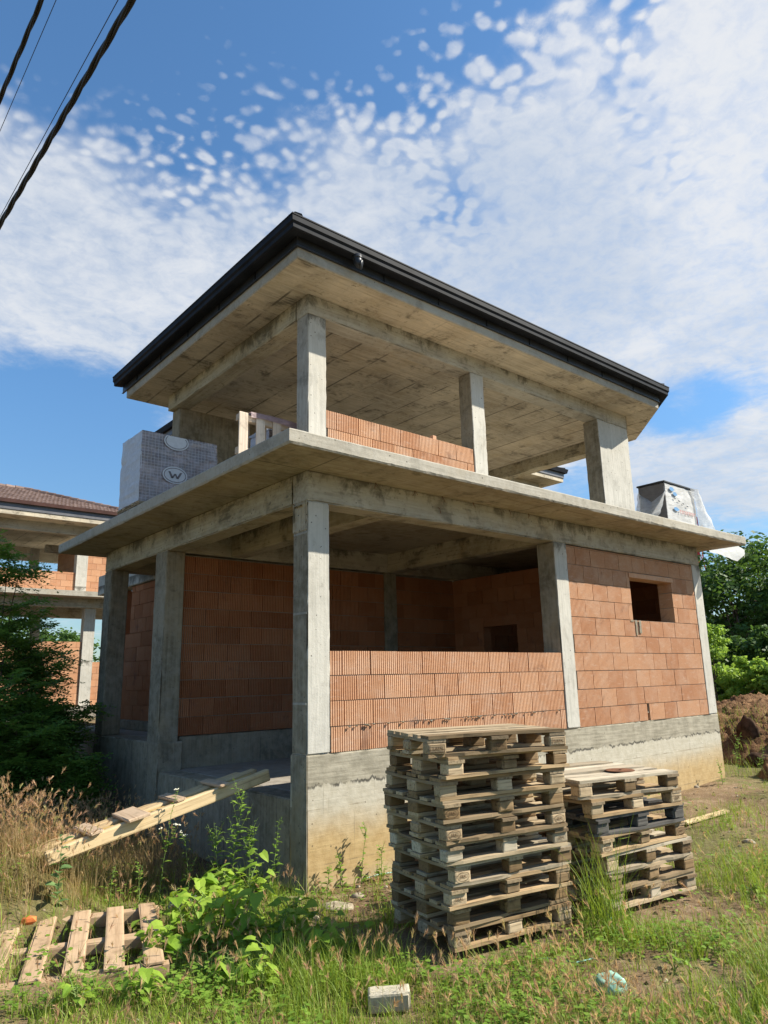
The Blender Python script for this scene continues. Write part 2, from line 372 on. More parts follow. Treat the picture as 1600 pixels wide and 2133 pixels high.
def empty(name, loc, label, cat, group=None, rz=0):
    o = bpy.data.objects.new(name, None); COL.objects.link(o); o.location = loc; o.rotation_euler.z = rz; o.empty_display_size = .2
    return tag(o, label, cat, group)
def copy_tree(o, parent=None):
    c = o.copy(); COL.objects.link(c); c.parent = parent
    for ch in list(o.children): copy_tree(ch, c)
    return c

def _ticks(a, b, step):
    e = min(.014, (b-a)/4); n = max(1, int(round((b-a-2*e)/step)))
    return [a]+[a+e+(b-a-2*e)*i/n for i in range(n+1)]+[b]
def conc_box(mb, a, b, step=.11, chip=.011, mi=0, seed=0, low_chip=None, side_mi=None):
    """box with a grid on each face and chipped, slightly wavy arrises"""
    X, Y, Z = (_ticks(a[i], b[i], step) for i in range(3)); T = (X, Y, Z); idx = {}; vs = []; fs = []
    nx, ny, nz = len(X)-1, len(Y)-1, len(Z)-1; N = (nx, ny, nz)
    def vid(i, j, k):
        key = (i, j, k)
        if key not in idx:
            p = [X[i], Y[j], Z[k]]; on = [ax for ax, q in enumerate(key) if q in (0, N[ax])]
            nv = Vector((p[0]*1.0+seed, p[1]*1.0, p[2]*1.0))
            if len(on) >= 2:
                c = abs(mnoise.noise(nv*5.3))*chip*1.3 + abs(mnoise.noise(nv*21.))*chip + .001
                if mnoise.noise(nv*2.1) > .25: c += chip*1.2
                if low_chip and key[2] == 0 and 2 in on: c += abs(mnoise.noise(nv*11.))*low_chip
                for ax in on: p[ax] += c if key[ax] == 0 else -c
            else:
                ax = on[0] if on else 0
                w = mnoise.noise(nv*1.7)*.0022
                p[ax] += w
            idx[key] = len(vs); vs.append(p)
        return idx[key]
    for k in (0, nz):
        for i in range(nx):
            for j in range(ny):
                q = (vid(i,j,k), vid(i+1,j,k), vid(i+1,j+1,k), vid(i,j+1,k)); fs.append(q if k else q[::-1])
    for j in (0, ny):
        for i in range(nx):
            for k in range(nz):
                q = (vid(i,j,k), vid(i+1,j,k), vid(i+1,j,k+1), vid(i,j,k+1)); fs.append(q[::-1] if j else q)
    for i in (0, nx):
        for j in range(ny):
            for k in range(nz):
                q = (vid(i,j,k), vid(i,j+1,k), vid(i,j+1,k+1), vid(i,j,k+1)); fs.append(q if i else q[::-1])
    n0 = len(mb.f); mb.add(vs, fs, mi)
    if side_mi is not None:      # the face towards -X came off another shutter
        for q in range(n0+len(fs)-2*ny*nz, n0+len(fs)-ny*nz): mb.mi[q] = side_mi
_sd = [0]
def cbox(name, a, b, mat, parent, step=.11, chip=.011, low_chip=None, side=None):
    _sd[0] += 3.7; mb = MB(); conc_box(mb, a, b, step, chip, 0, _sd[0], low_chip, 1 if side else None)
    return mb.obj(name, [mat, side] if side else mat, parent)

# ribbed clay blocks -------------------------------------------------
def block(mb, O, U, Nn, u0, u1, z0, z1, th, ribs=True, back=True, step=None):
    """one hollow clay block; O origin, U along the wall, Nn outward normal (unit 2-D vectors)"""
    L = u1-u0; ti = random.random(); jit = random.uniform(-.003, .003); dz = random.uniform(-.0015, .0015)
    tilt = random.uniform(-.0015, .0015)
    prof = []
    if ribs:
        n = max(1, int(round(L/.0290))); w = L/n; d = .015
        smooth_gap = random.randint(0, n-1)
        for i in range(n):
            b = u0+i*w
            prof += [(b+w*.0, 0), (b+w*.58, 0), (b+w*.66, -d), (b+w*.92, -d)]
        prof.append((u1, 0))
    else: prof = [(u0, 0), (u1, 0)]
    pts = [(u, v+jit+tilt*(u-u0)/max(L, .01)) for u, v in prof]+[(u1, -th), (u0, -th)]
    xy = [(O[0]+U[0]*u+Nn[0]*v, O[1]+U[1]*u+Nn[1]*v) for u, v in pts]
    flip = U[0]*Nn[1]-U[1]*Nn[0] > 0
    n = len(xy)
    vs = [(x, y, z0+dz) for x, y in xy]+[(x, y, z1+dz) for x, y in xy]
    fs = [tuple(range(n-1, -1, -1)), tuple(range(n, 2*n))]+[(i, (i+1) % n, n+(i+1) % n, n+i) for i in range(n)]
    if flip: fs = [f[::-1] for f in fs]
    mb.add(vs, fs, 0, ti)
def block_wall(name, parent, O, U, Nn, length, z0, z1, th=.25, mat=M_CLAY, ribs=True, holes=(), ch=.25, bl=.375, start=0., topcut=None, mort=True, broken=False, top_step=None):
    mb = MB(); z = z0; row = 0
    while z < z1-.02:
        zt = min(z+ch, z1); u = -((row % 2)*bl*.5+random.uniform(-.03, .03)+start); first = True
        while u < length-.005:
            a, b = max(0, u), min(length, u+bl); u += bl
            if b-a < .03: continue
            segs = [(a, b)]
            for h0, h1, hz0, hz1 in holes:
                if z+.02 < hz1 and zt-.02 > hz0:
                    ns = []
                    for s0, s1 in segs:
                        if s1 <= h0 or s0 >= h1: ns.append((s0, s1)); continue
                        if s0 < h0-.02: ns.append((s0, h0))
                        if s1 > h1+.02: ns.append((h1, s1))
                    segs = ns
            for s0, s1 in segs:
                if s1-s0 > .02:
                    block(mb, O, U, Nn, s0+.002, s1-.003-random.uniform(0, .005), z+.004, zt-.005, th, ribs)
        z += ch; row += 1
    # thin recessed mortar core so joints are not see-through
    def core(u0, u1, za, zb):
        p = [(u0+.004, -.016), (u1-.004, -.016), (u1-.004, -th+.016), (u0+.004, -th+.016)]
        xy = [(O[0]+U[0]*u+Nn[0]*v, O[1]+U[1]*u+Nn[1]*v) for u, v in p]
        if U[0]*Nn[1]-U[1]*Nn[0] > 0: xy = xy[::-1]
        mb.prism(xy, za, zb, 1)
    if mort:
        zs = sorted({z0+.004, z1-.006}|{h for q in holes for h in (q[2], q[3]) if z0 < h < z1})
        for za, zb in zip(zs[:-1], zs[1:]):
            cuts = sorted((q[0], q[1]) for q in holes if q[2] < (za+zb)/2 < q[3]); c = 0.
            for h0, h1 in cuts:
                if h0-c > .03: core(c, h0, za, zb)
                c = h1
            if length-c > .03: core(c, length, za, zb)
    return mb.obj(name, [mat, M_MORTAR if ribs else mat], parent)

# ------------------------------------------------------------------ text
def text_mesh(name, s, size, mat, parent, M4, bold=0.):
    cu = bpy.data.curves.new('tmp_text', 'FONT'); cu.body = s; cu.size = size; cu.align_x = 'CENTER'; cu.align_y = 'CENTER'; cu.offset = bold
    to = bpy.data.objects.new('tmp_text', cu); COL.objects.link(to)
    dg = bpy.context.evaluated_depsgraph_get(); dg.update()
    me = bpy.data.meshes.new_from_object(to.evaluated_get(dg)); bpy.data.objects.remove(to); bpy.data.curves.remove(cu)
    me.transform(M4); me.materials.clear(); me.materials.append(mat)
    o = bpy.data.objects.new(name, me); COL.objects.link(o)
    if parent: o.parent = parent
    return o
def ring_mesh(mb, cx, cz, rx, rz, w, y, n=40, mi=0):
    for i in range(n):
        a0, a1 = 2*math.pi*i/n, 2*math.pi*(i+1)/n
        mb.add([(cx+rx*math.cos(a0), y, cz+rz*math.sin(a0)), (cx+rx*math.cos(a1), y, cz+rz*math.sin(a1)),
                (cx+(rx-w)*math.cos(a1), y, cz+(rz-w)*math.sin(a1)), (cx+(rx-w)*math.cos(a0), y, cz+(rz-w)*math.sin(a0))], [(0, 1, 2, 3)], mi)

# ================================================================== THE UNFINISHED HOUSE
M_COLS = concrete('grey_column_concrete', (.47, .45, .40), (.28, .265, .23), 'z', .5, None, .6, warm=.12)
H = empty('unfinished_house', (0, 0, 0), 'bare two-storey concrete frame house with clay block infill and dark roof edge', 'house')
X = (1, 0); Y = (0, 1); FN = (0, -1); LN = (-1, 0)
ZS, ZT, ZB = 2.864, 3.01, 2.54
# plinth: front strip, corner pier, side wall under the terrace, raised porch block
cbox('plinth', (0, 0, -1.6), (8.40, .30, 0), M_PLINTH, H, .08, .022)
cbox('plinth', (.012, .30, -1.6), (.30, 3.50, -.425), M_PLINTHD, H, .12, .016)
cbox('plinth', (-.006, 3.50, -1.6), (.34, 6.03, -.06), M_PLINTHD, H, .12, .016)
cbox('plinth', (.34, 3.62, -1.6), (8.40, 3.90, -.005), M_PLINTHD, H, .2, .01)
cbox('plinth', (8.10, .30, -1.6), (8.40, 3.62, -.005), M_PLINTH, H, .2, .01)
cbox('terrace_floor', (.30, .30, -.70), (8.10, 3.62, -.425), M_FLOOR, H, .25, .006)
cbox('porch_floor', (.34, 3.90, -.5), (2.2, 8.7, -.06), M_FLOOR, H, .25, .006)
cbox('plinth', (.80, 3.90, -.06), (1.10, 7.7, .10), M_COLD, H, .2, .01)
# ground floor columns
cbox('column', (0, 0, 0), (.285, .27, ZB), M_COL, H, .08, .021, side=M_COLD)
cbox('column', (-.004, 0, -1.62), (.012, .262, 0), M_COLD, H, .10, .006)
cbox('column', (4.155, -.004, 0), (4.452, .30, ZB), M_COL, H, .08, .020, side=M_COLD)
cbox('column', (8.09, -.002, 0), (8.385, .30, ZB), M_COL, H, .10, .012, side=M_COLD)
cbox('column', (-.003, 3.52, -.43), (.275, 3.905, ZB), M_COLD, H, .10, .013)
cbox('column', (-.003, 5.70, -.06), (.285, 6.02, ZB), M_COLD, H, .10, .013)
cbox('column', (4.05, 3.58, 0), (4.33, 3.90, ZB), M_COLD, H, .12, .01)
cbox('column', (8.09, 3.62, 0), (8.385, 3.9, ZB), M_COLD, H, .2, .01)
M_HONEY = concrete('honeycombed_concrete', (.60, .53, .40), (.25, .21, .15), 'z', .75, None, 1., warm=.4)
mb = MB(); conc_box(mb, (-.012, .006, 2.215), (.01, .262, 2.545), .03, .022, 0, 77.); mb.v = [(v[0]+.010*mnoise.noise(Vector(v)*23), v[1], v[2]) for v in mb.v]; mb.obj('rough_patch', M_HONEY, H)
# formwork joints printed on the shaded face of the corner column
for z in (2.19, 1.36, .47):
    mb = MB(); mb.box((-.004, .012, z), (.004, .25, z+.022)); mb.obj('formwork_joint', M_COLS, H)
# beams
cbox('beam', (0, 0, ZB), (8.385, .285, ZS+.01), M_BEAMX, H, .12, .012)
cbox('beam', (-.002, .285, ZB), (.285, 6.02, ZS+.01), M_BEAMY, H, .12, .012)
cbox('beam', (1.03, .285, ZB+.006), (1.28, 3.58, ZS+.01), M_BEAMY, H, .15, .01)
cbox('beam', (4.12, .285, ZB+.004), (4.40, 3.58, ZS+.01), M_BEAMY, H, .15, .01)
cbox('beam', (.285, 3.58, ZB+.002), (8.385, 3.90, ZS+.01), M_BEAMX, H, .15, .01)
cbox('beam', (8.10, .285, ZB+.003), (8.385, 3.58, ZS+.01), M_BEAMY, H, .2, .01)
cbox('beam', (.80, 3.90, 2.47), (1.10, 8.78, ZS-.004), M_COL, H, .15, .014)
cbox('beam', (.285, 5.72, ZB+.004), (.80, 6.02, ZS+.01), M_BEAMX, H, .15, .01)
# first floor slab, chamfered at the far end where the storey above widens
def slab_poly(name, poly, z0, z1, mat, edge_mat, parent, chip, low):
    """slab with finely cut, ragged edge: rings along the outline"""
    _sd[0] += 5.1; sd = _sd[0]; pts = []
    n = len(poly)
    for i in range(n):
        a, b = Vector(poly[i]), Vector(poly[(i+1) % n]); k = max(1, int((b-a).length/.05))
        nrm = Vector(((b-a).y, -(b-a).x)).normalized()
        pa = Vector(poly[i-1]); d0 = (a-pa).normalized(); n0 = Vector((d0.y, -d0.x)); mt = (n0+nrm)/max(.3, (n0+nrm).dot(nrm))
        nrm = Vector(((b-a).normalized().y, -(b-a).normalized().x))
        d0 = (a-pa).normalized(); n0 = Vector((d0.y, -d0.x)); mt = (n0+nrm)/max(.3, (n0+nrm).dot(nrm))
        for q in range(k): pts.append((a+(b-a)*q/k, nrm if q else mt))
    c = Vector((sum(p[0] for p in poly)/n, sum(p[1] for p in poly)/n))
    vs = []; m = len(pts); mb = MB()
    for lev, (z, ins) in enumerate(((z0, .0), (z0, .0), (z0+.014, 0), (z1-.012, 0), (z1, 0))):
        for p, nr in pts:
            nv = Vector((p.x+sd, p.y, 0)); d = Vector((0, 0)) if nr is None else nr
            cc = abs(mnoise.noise(nv*6.))*chip+abs(mnoise.noise(nv*23.))*chip
            lo = (abs(mnoise.noise(nv*4.+Vector((0, 0, 3))))**1.5)*low+abs(mnoise.noise(nv*17.))*low*.6
            wob = mnoise.noise(nv*1.3)*.004
            off, zz = {0: (-.045, z), 1: (-.010-cc-lo*.6, z), 2: (-.001-lo*.3, z+lo*.9), 3: (0, z), 4: (-.006-cc, z)}[lev]
            vs.append((p.x+d.x*(off+wob), p.y+d.y*(off+wob), zz))
    fs = []; mi = []
    for lev in range(4):
        for i in range(m):
            j = (i+1) % m; fs.append((lev*m+i, lev*m+j, (lev+1)*m+j, (lev+1)*m+i)); mi.append(0 if lev == 0 else 1)
    fs.append(tuple(range(m-1, -1, -1))); mi.append(0); fs.append(tuple(4*m+i for i in range(m))); mi.append(1)
    mb.v = vs; mb.f = fs; mb.mi = mi; mb.ti = [.5]*len(fs)
    return mb.obj(name, [mat, edge_mat], parent)
SLAB = [(-.645, -.658), (8.865, -.658), (8.865, .25), (10.2, 1.6), (10.2, 6.47), (-.645, 6.47)]
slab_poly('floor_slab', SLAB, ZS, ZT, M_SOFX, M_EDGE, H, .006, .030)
# block infill
block_wall('block_wall', H, (.287, .006), X, FN, 3.866, 0, 1.0, .25)                         # breast wall between the front columns
block_wall('block_wall', H, (4.454, .004), X, FN, 3.634, 0, ZB-.018, .25, holes=[(1.60, 2.87, 1.5, 2.24), (1.74, 1.80, 0, .11), (1.735, 1.79, .13, .25)])
block_wall('block_wall', H, (.277, 3.60), X, FN, 3.77, 0, ZB-.02, .25, M_CLAYR)              # back wall of the open room
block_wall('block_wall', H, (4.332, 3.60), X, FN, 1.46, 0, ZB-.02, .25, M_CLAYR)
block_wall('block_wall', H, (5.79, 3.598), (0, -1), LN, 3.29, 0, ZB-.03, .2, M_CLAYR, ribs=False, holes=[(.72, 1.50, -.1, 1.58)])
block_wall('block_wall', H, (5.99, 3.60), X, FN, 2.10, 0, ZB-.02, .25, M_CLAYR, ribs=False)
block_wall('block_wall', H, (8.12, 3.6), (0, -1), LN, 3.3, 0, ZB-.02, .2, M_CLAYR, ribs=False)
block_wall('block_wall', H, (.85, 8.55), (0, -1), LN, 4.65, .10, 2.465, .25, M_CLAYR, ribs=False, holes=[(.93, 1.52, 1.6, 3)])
# window of the small room: red clay lintel
mb = MB(); mb.box((6.02, -.012, 2.165), (7.365, .24, 2.237)); mb.obj('window_lintel', M_CLAY, H)
mb = MB()
for x, w, z in ((6.10, .05, 1.27), (6.21, .06, 1.30), (6.0, .09, 1.475)):
    h = 1.50-z; vs = []
    for i in range(9): t_ = i/8; k = w*(.5+.35*mnoise.noise(Vector((x*9, i*.9, 0)))); vs += [(x-k, -.0085, z+h*t_), (x+k, -.0085, z+h*t_)]
    mb.add(vs, [(2*i, 2*i+1, 2*i+3, 2*i+2) for i in range(8)])
mb.obj('mortar_smear', M_COLD, H)
# mortar crumbs squeezed out along one joint
mb = MB()
for i in range(46):
    x = random.uniform(.5, 4.0); r = random.uniform(.004, .013); z = .25+random.uniform(-.008, .004)
    for q in range(1): mb.tube([(x-r*1.6, -.008, z), (x, -.014-r*.5, z-r*.5), (x+r*1.6, -.007, z)], [r*.4, r, r*.4], 5)
mb.obj('mortar_crumbs', M_COLD, H)
# tie-wire ends left sticking out of the soffit
mb = MB()
for x in (.9, 1.5, 1.95, 2.5, 3.2, 3.6):
    a = random.uniform(-.05, .05); mb.tube([(x, -.03, ZS+.01), (x+a*.3, -.045, ZS-.03), (x+a, -.05, ZS-.075)], .0028, 4)
    mb.tube([(x, -.03, ZS+.01), (x-a*.5+.02, -.04, ZS-.05)], .0026, 4)
mb.tube([(1.9, -.006, 2.72), (1.9, -.035, 2.70), (1.905, -.04, 2.66), (1.92, -.03, 2.645)], .004, 5)
mb.obj('tie_wire', M_RUST, H)

# -------- upper storey
U0, V0, UB, US, UT = .77, 1.14, 5.45, 5.73, 5.905
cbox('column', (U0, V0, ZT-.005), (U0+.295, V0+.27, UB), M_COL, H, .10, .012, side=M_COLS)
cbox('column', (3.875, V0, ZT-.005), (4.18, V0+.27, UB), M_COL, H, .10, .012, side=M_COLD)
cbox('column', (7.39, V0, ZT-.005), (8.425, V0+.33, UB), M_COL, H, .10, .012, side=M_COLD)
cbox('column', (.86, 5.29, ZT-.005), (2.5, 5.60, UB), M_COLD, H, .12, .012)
cbox('column', (9.12, 5.30, ZT-.005), (9.40, 5.58, UB), M_COL, H, .12, .01)
cbox('beam', (U0, V0, UB), (8.43, V0+.285, US+.01), M_BEAMX, H, .12, .012)
cbox('beam', (U0-.002, V0+.285, UB), (U0+.285, 5.60, US+.01), M_BEAMY, H, .12, .012)
cbox('beam', (9.11, 2.2, UB), (9.42, 5.60, US+.01), M_BEAMY, H, .12, .012)
mb = MB(); mb.prism([(8.43, V0), (9.42, 2.05), (9.42, 2.2), (9.11, 2.2), (8.35, V0+.285), (8.43, V0+.285)][::1], UB+.001, US+.01); mb.obj('beam', M_BEAMY, H)
ROOF = [(.20, .52), (8.60, .52), (9.95, 1.82), (9.95, 6.13), (.20, 6.13)]
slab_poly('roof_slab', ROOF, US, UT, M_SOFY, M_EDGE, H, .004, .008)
block_wall('block_wall', H, (U0+.297, V0+.01), X, FN, 2.806, 3.155, 4.155, .25)
mb = MB(); mb.box((3.02, V0+.03, 4.155), (3.09, V0+.10, 4.215), 0, .3); mb.obj('loose_block_chip', M_CLAY, H)
# roof: low hip of flat tiles behind the gutter
def hip_roof(name, poly, z, ov, pitch, mat, parent, tile=.34, ridge_mat=None):
    xs = [p[0] for p in poly]; ys = [p[1] for p in poly]
    x0, x1, y0, y1 = min(xs)-ov, max(xs)+ov, min(ys)-ov, max(ys)+ov; h = (y1-y0)/2; tp = math.tan(pitch); mb = MB()
    rx0, rx1, ry = x0+h, x1-h, (y0+y1)/2
    def face(A, B, C, D):         # A-B eave, D-C ridge; stepped tile courses with a rolled profile
        A, B, C, D = map(Vector, (A, B, C, D)); nrm = (B-A).cross(D-A).normalized(); n = max(2, int((D-A).length/tile))
        for r in range(n):
            t0, t1 = r/n, (r+1)/n
            a0, b0 = A.lerp(D, t0), B.lerp(C, t0); a1, b1 = A.lerp(D, t1), B.lerp(C, t1)
            m = max(1, int((b0-a0).length/.15)); up0, up1 = nrm*.045, nrm*.012
            for q in range(m):
                s0, s1 = q/m, (q+1)/m; sm = (s0+s1)/2; w = nrm*.028
                p = [a0.lerp(b0, s0)+up0, a0.lerp(b0, sm)+up0+w, a0.lerp(b0, s1)+up0, a1.lerp(b1, s1)+up1, a1.lerp(b1, sm)+up1+w, a1.lerp(b1, s0)+up1]
                lo = [a0.lerp(b0, s0), a0.lerp(b0, s1)]
                ti = random.random()
                mb.add(p+lo, [(0, 1, 4, 5), (1, 2, 3, 4), (6, 7, 2, 1), (6, 1, 0)], 0, ti)
    E = [(x0, y0, z), (x1, y0, z), (x1, y1, z), (x0, y1, z)]; R0 = (rx0, ry, z+h*tp); R1 = (rx1, ry, z+h*tp)
    face(E[0], E[1], R1, R0); face(E[2], E[3], R0, R1); face(E[1], E[2], R1, R1); face(E[3], E[0], R0, R0)
    ro = mb.obj(name, mat, parent)
    rb = MB()
    for a, b in ((R0, R1), (E[0], R0), (E[3], R0), (E[1], R1), (E[2], R1)):
        a, b = Vector(a)+Vector((0, 0, .05)), Vector(b)+Vector((0, 0, .05)); n = max(1, int((b-a).length/.36))
        for q in range(n):
            p0, p1 = a.lerp(b, q/n), a.lerp(b, min(1, (q+1.08)/n)); rb.tube([p0, p1], [.115, .09], 8, 0, random.random())
    rb.obj('ridge_cap', ridge_mat or mat, ro)
    return ro
roof = hip_roof('roof', [(.2, .52), (8.55, .52), (8.55, 6.13), (.2, 6.13)], 6.08, .10, R(20), M_DTILE, H)
hip_roof('roof_wing', [(4.2, 1.95), (9.93, 1.95), (9.93, 6.0), (4.2, 6.0)], 6.075, .04, R(20), M_DTILE, roof)
def edge_strip(name, path, prof, mat, parent, closed=False, joint=0):
    """sweep a profile (outward offset, z) along a plan path (outside on the right-hand side)"""
    n = len(path); vs = []; fs = []; m = len(prof); nr = []
    P = [Vector(p) for p in path]
    for i in range(n):
        d0 = (P[i]-P[i-1]).normalized() if (i or closed) else (P[1]-P[0]).normalized()
        d1 = (P[(i+1) % n]-P[i]).normalized() if (i < n-1 or closed) else d0
        n0, n1 = Vector((d0.y, -d0.x)), Vector((d1.y, -d1.x)); k = (n0+n1); nr.append(k/max(.3, k.dot(n0)))
    for i in range(n):
        for u, z in prof: vs.append((P[i].x+nr[i].x*u, P[i].y+nr[i].y*u, z))
    for i in range(n if closed else n-1):
        j = (i+1) % n
        for q in range(m): fs.append((i*m+q, j*m+q, j*m+(q+1) % m, i*m+(q+1) % m))
    if not closed: fs.append(tuple(range(m))[::-1]); fs.append(tuple((n-1)*m+q for q in range(m)))
    mb = MB(); mb.add(vs, fs); 
    return mb.obj(name, mat, parent)
EP = [(.20, 6.28), (.20, .52), (8.60, .52), (9.95, 1.82), (9.95, 6.13)]
edge_strip('fascia', EP, [(.004, 5.865), (.036, 5.865), (.036, 5.873), (.020, 5.89), (.026, 6.13), (.004, 6.13)], M_STEEL, roof)
edge_strip('gutter', EP, [(.03, 5.985), (.165, 5.968), (.184, 5.978), (.188, 6.028), (.210, 6.05), (.212, 6.115), (.220, 6.122), (.220, 6.138), (.202, 6.138), (.198, 6.06), (.172, 6.035), (.165, 5.995), (.03, 6.01)], M_STEEL2, roof)
# joints of the fascia boards
mb = MB()
for x in np.arange(1.55, 8.5, 1.02): mb.box((x, .52-.0325, 5.878), (x+.012, .52-.006, 6.05))
for y in np.arange(1.5, 6.1, 1.02): mb.box((.2-.0325, y, 5.878), (.2-.006, y+.012, 6.05))
mb.obj('fascia_joint', M_STEEL2, roof)
mb = MB(); mb.tube([(1.0, .36, 5.99), (1.0, .36, 5.93), (1.003, .357, 5.895), (1.014, .345, 5.865), (1.035, .325, 5.853)], .056, 14)
mb.tube([(1.0, .36, 5.965), (1.0, .36, 5.935)], .062, 14); mb.tube([(1.031, .329, 5.855), (1.040, .320, 5.851)], .061, 14)
mb.obj('downpipe_elbow', M_STEEL, roof, True)
mb = MB()
for c in ((.10, .44, 6.16), (8.74, .46, 6.15)):
    for k in range(6):
        a0, a1 = k*R(15), (k+1)*R(15)
        mb.tube([(c[0], c[1], c[2]-.02+.07*math.sin(a0)), (c[0], c[1], c[2]-.02+.07*math.sin(a1)+.001)], [.09*math.cos(a0)+.002, .09*math.cos(a1)+.002], 12)
mb.obj('ridge_end_cap', M_STEEL2, roof, True)

# ================================================================== NEIGHBOURS
def fbox(mb, x0, x1, y0, y1, z0, z1, mi=0): mb.box((x0, y0, z0), (x1, y1, z1), mi)
N = empty('neighbour_house', (0, 23.5, -1), 'unplastered house far left under a brown tiled hip roof', 'house')
def npart(name, mat, *boxes):
    mb = MB()
    for b in boxes: mb.box((b[0], b[2]-23.5, b[4]+1), (b[1], b[3]-23.5, b[5]+1))
    return mb.obj(name, mat, N)
npart('roof_slab', M_SOFY, (-12, 7.2, 22.7, 31, 7.0, 7.2))
npart('beam', M_BEAMX, (-12, 6.3, 23.5, 23.8, 6.62, 7.0)); npart('beam', M_BEAMX, (-12, 6.3, 29.5, 29.8, 6.4, 7.0)); npart('beam', M_BEAMY, (6.0, 6.3, 23.8, 29.5, 6.6, 7.0))
npart('beam', M_BEAMX, (4.05, 5.1, 25.5, 25.8, 6.2, 6.5))
npart('floor_slab', M_EDGE, (-12, 8.6, 22.5, 31, 4.06, 4.26)); npart('beam', M_BEAMX, (-12, 8.0, 23.3, 23.6, 3.70, 4.06))
npart('beam', M_BEAMX, (-12, 8, 27, 27.3, 3.6, 4.06)); npart('floor_slab', M_FLOOR, (-12, 8.4, 23.1, 31, -.5, -.1))
for x0, x1, y in ((4.70, 5.13, 23.44), (-1.6, -1.2, 23.44), (2.3, 2.75, 29.2), (4.0, 4.3, 27.5)): npart('column', M_COL, (x0, x1, y, y+.35, 4.26, 6.62))
for x0, x1, y in ((5.15, 5.58, 23.44), (-1.5, -1.1, 23.44), (7.6, 7.95, 23.44), (4.2, 4.5, 27.2), (1.0, 1.4, 27.2)): npart('column', M_COL, (x0, x1, y, y+.35, -.1, 3.70))
nw = lambda *a, **k: block_wall('block_wall', N, *a, mat=M_CLAYF, ribs=False, **k)
nw((-8, .0), X, FN, 12.70, 5.27, 6.10); nw((5.13, .0), X, FN, 1.1, 5.27, 7.62); nw((-8, .0), X, FN, 13.15, .9, 3.38); nw((5.6, .0), X, FN, 2.0, .9, 2.6)
nw((4.9, 3.3), (0, -1), LN, 3.0, 5.27, 7.6); nw((7.95, .1), X, FN, .5, .9, 4.7)
nroof = hip_roof('roof', [(-12, -.7), (7.1, -.7), (7.1, 7.0), (-12, 7.0)], 8.52, .15, R(20), M_TILE, N, .33)
edge_strip('fascia', [(-12.0, 7.5), (-12.0, -.8), (7.2, -.8), (7.2, 7.5)], [(0, 8.18), (.03, 8.18), (.03, 8.42), (0, 8.42)], M_GREYSH, nroof)
edge_strip('gutter', [(-12.0, 7.5), (-12.0, -.8), (7.2, -.8), (7.2, 7.5)], [(.03, 8.42), (.14, 8.42), (.16, 8.55), (.03, 8.5)], M_BROWNSH, nroof)

B = empty('rear_house', (4, 9.5, -1), 'second concrete house half hidden behind, with dark gutter', 'house')
def bpart(name, mat, *boxes):
    mb = MB()
    for b in boxes: mb.box((b[0]-4, b[2]-9.5, b[4]+1), (b[1]-4, b[3]-9.5, b[5]+1))
    return mb.obj(name, mat, B)
bpart('roof_slab', M_SOFY, (4.1, 17.75, 9.3, 16.3, 7.72, 7.9))
bpart('beam', M_BEAMX, (4.7, 17.1, 9.95, 10.25, 7.45, 7.72))
for x, y in ((4.7, 9.95), (8.8, 9.95), (12.9, 9.95), (16.8, 9.95), (4.7, 15.3), (16.8, 15.3)): bpart('column', M_COL, (x, x+.3, y, y+.3, -1, 7.45))
bpart('floor_slab', M_EDGE, (4.2, 17.3, 9.6, 16, 4.3, 4.5))
broof = hip_roof('roof', [(.1, -.2), (13.75, -.2), (13.75, 6.8), (.1, 6.8)], 9.12, .06, R(18), M_DTILE, B)
bp = [(.1, 6.8), (.1, -.2), (13.75, -.2), (13.75, 6.8)]
edge_strip('fascia', bp, [(.004, 8.87), (.03, 8.87), (.03, 9.12), (.004, 9.12)], M_GREYSH, broof)
edge_strip('gutter', bp, [(.03, 9.05), (.12, 9.05), (.16, 9.2), (.03, 9.18)], M_STEEL2, broof)
mb = MB(); mb.box((0, 0, 0), (.10, .022, 1.5), 0, .5)
prop = mb.obj('timber_prop', M_NEWWX, loc=(8.55, 5.1, 3.012)); prop.rotation_euler = (R(4), R(-32), R(10))
tag(prop, 'light timber board leaning on the upper floor edge below the right beam', 'board')
# ================================================================== GROUND
def smooth(a, b, x): t = min(1, max(0, (x-a)/(b-a))); return t*t*(3-2*t)
def ground_z(x, y):
    z = -1.21 + .22*smooth(-.9, -3.4, x)*smooth(6, 1, y) + .18*smooth(-2.6, -5.5, y) + .17*smooth(2.5, 8.5, x)
    z += .44*math.exp(-((x+2.35)**2/.28+(y-.80)**2/.22))
    z += .035*mnoise.noise(Vector((x*.9, y*.9, 1)))+.014*mnoise.noise(Vector((x*4.1, y*4.1, 2)))
    z -= .07*math.exp(-((x+.5)**2+(y-1.8)**2*.25)*1.6)
    if x > 8: z += .5*smooth(8.5, 16, x)
    return z
gx = np.unique(np.concatenate([np.linspace(-400, -12, 22), np.linspace(-12, -4.6, 24), np.arange(-4.6, 9, .085), np.linspace(9, 18, 50), np.linspace(18, 600, 30)]))
gy = np.unique(np.concatenate([np.linspace(-400, -12, 22), np.linspace(-12, -5.2, 20), np.arange(-5.2, 5, .085), np.linspace(5, 14, 40), np.linspace(14, 700, 32)]))
gv = [(x, y, ground_z(x, y)) for y in gy for x in gx]
nx = len(gx); ii = np.arange(len(gx)-1)[None, :]+nx*np.arange(len(gy)-1)[:, None]; ii = ii.ravel()
gr = np_obj('ground', np.array(gv), np.stack([ii, ii+1, ii+1+nx, ii+nx], 1), np.full(len(ii), .5), M_SOIL, smooth=True)
tag(gr, kind='structure')

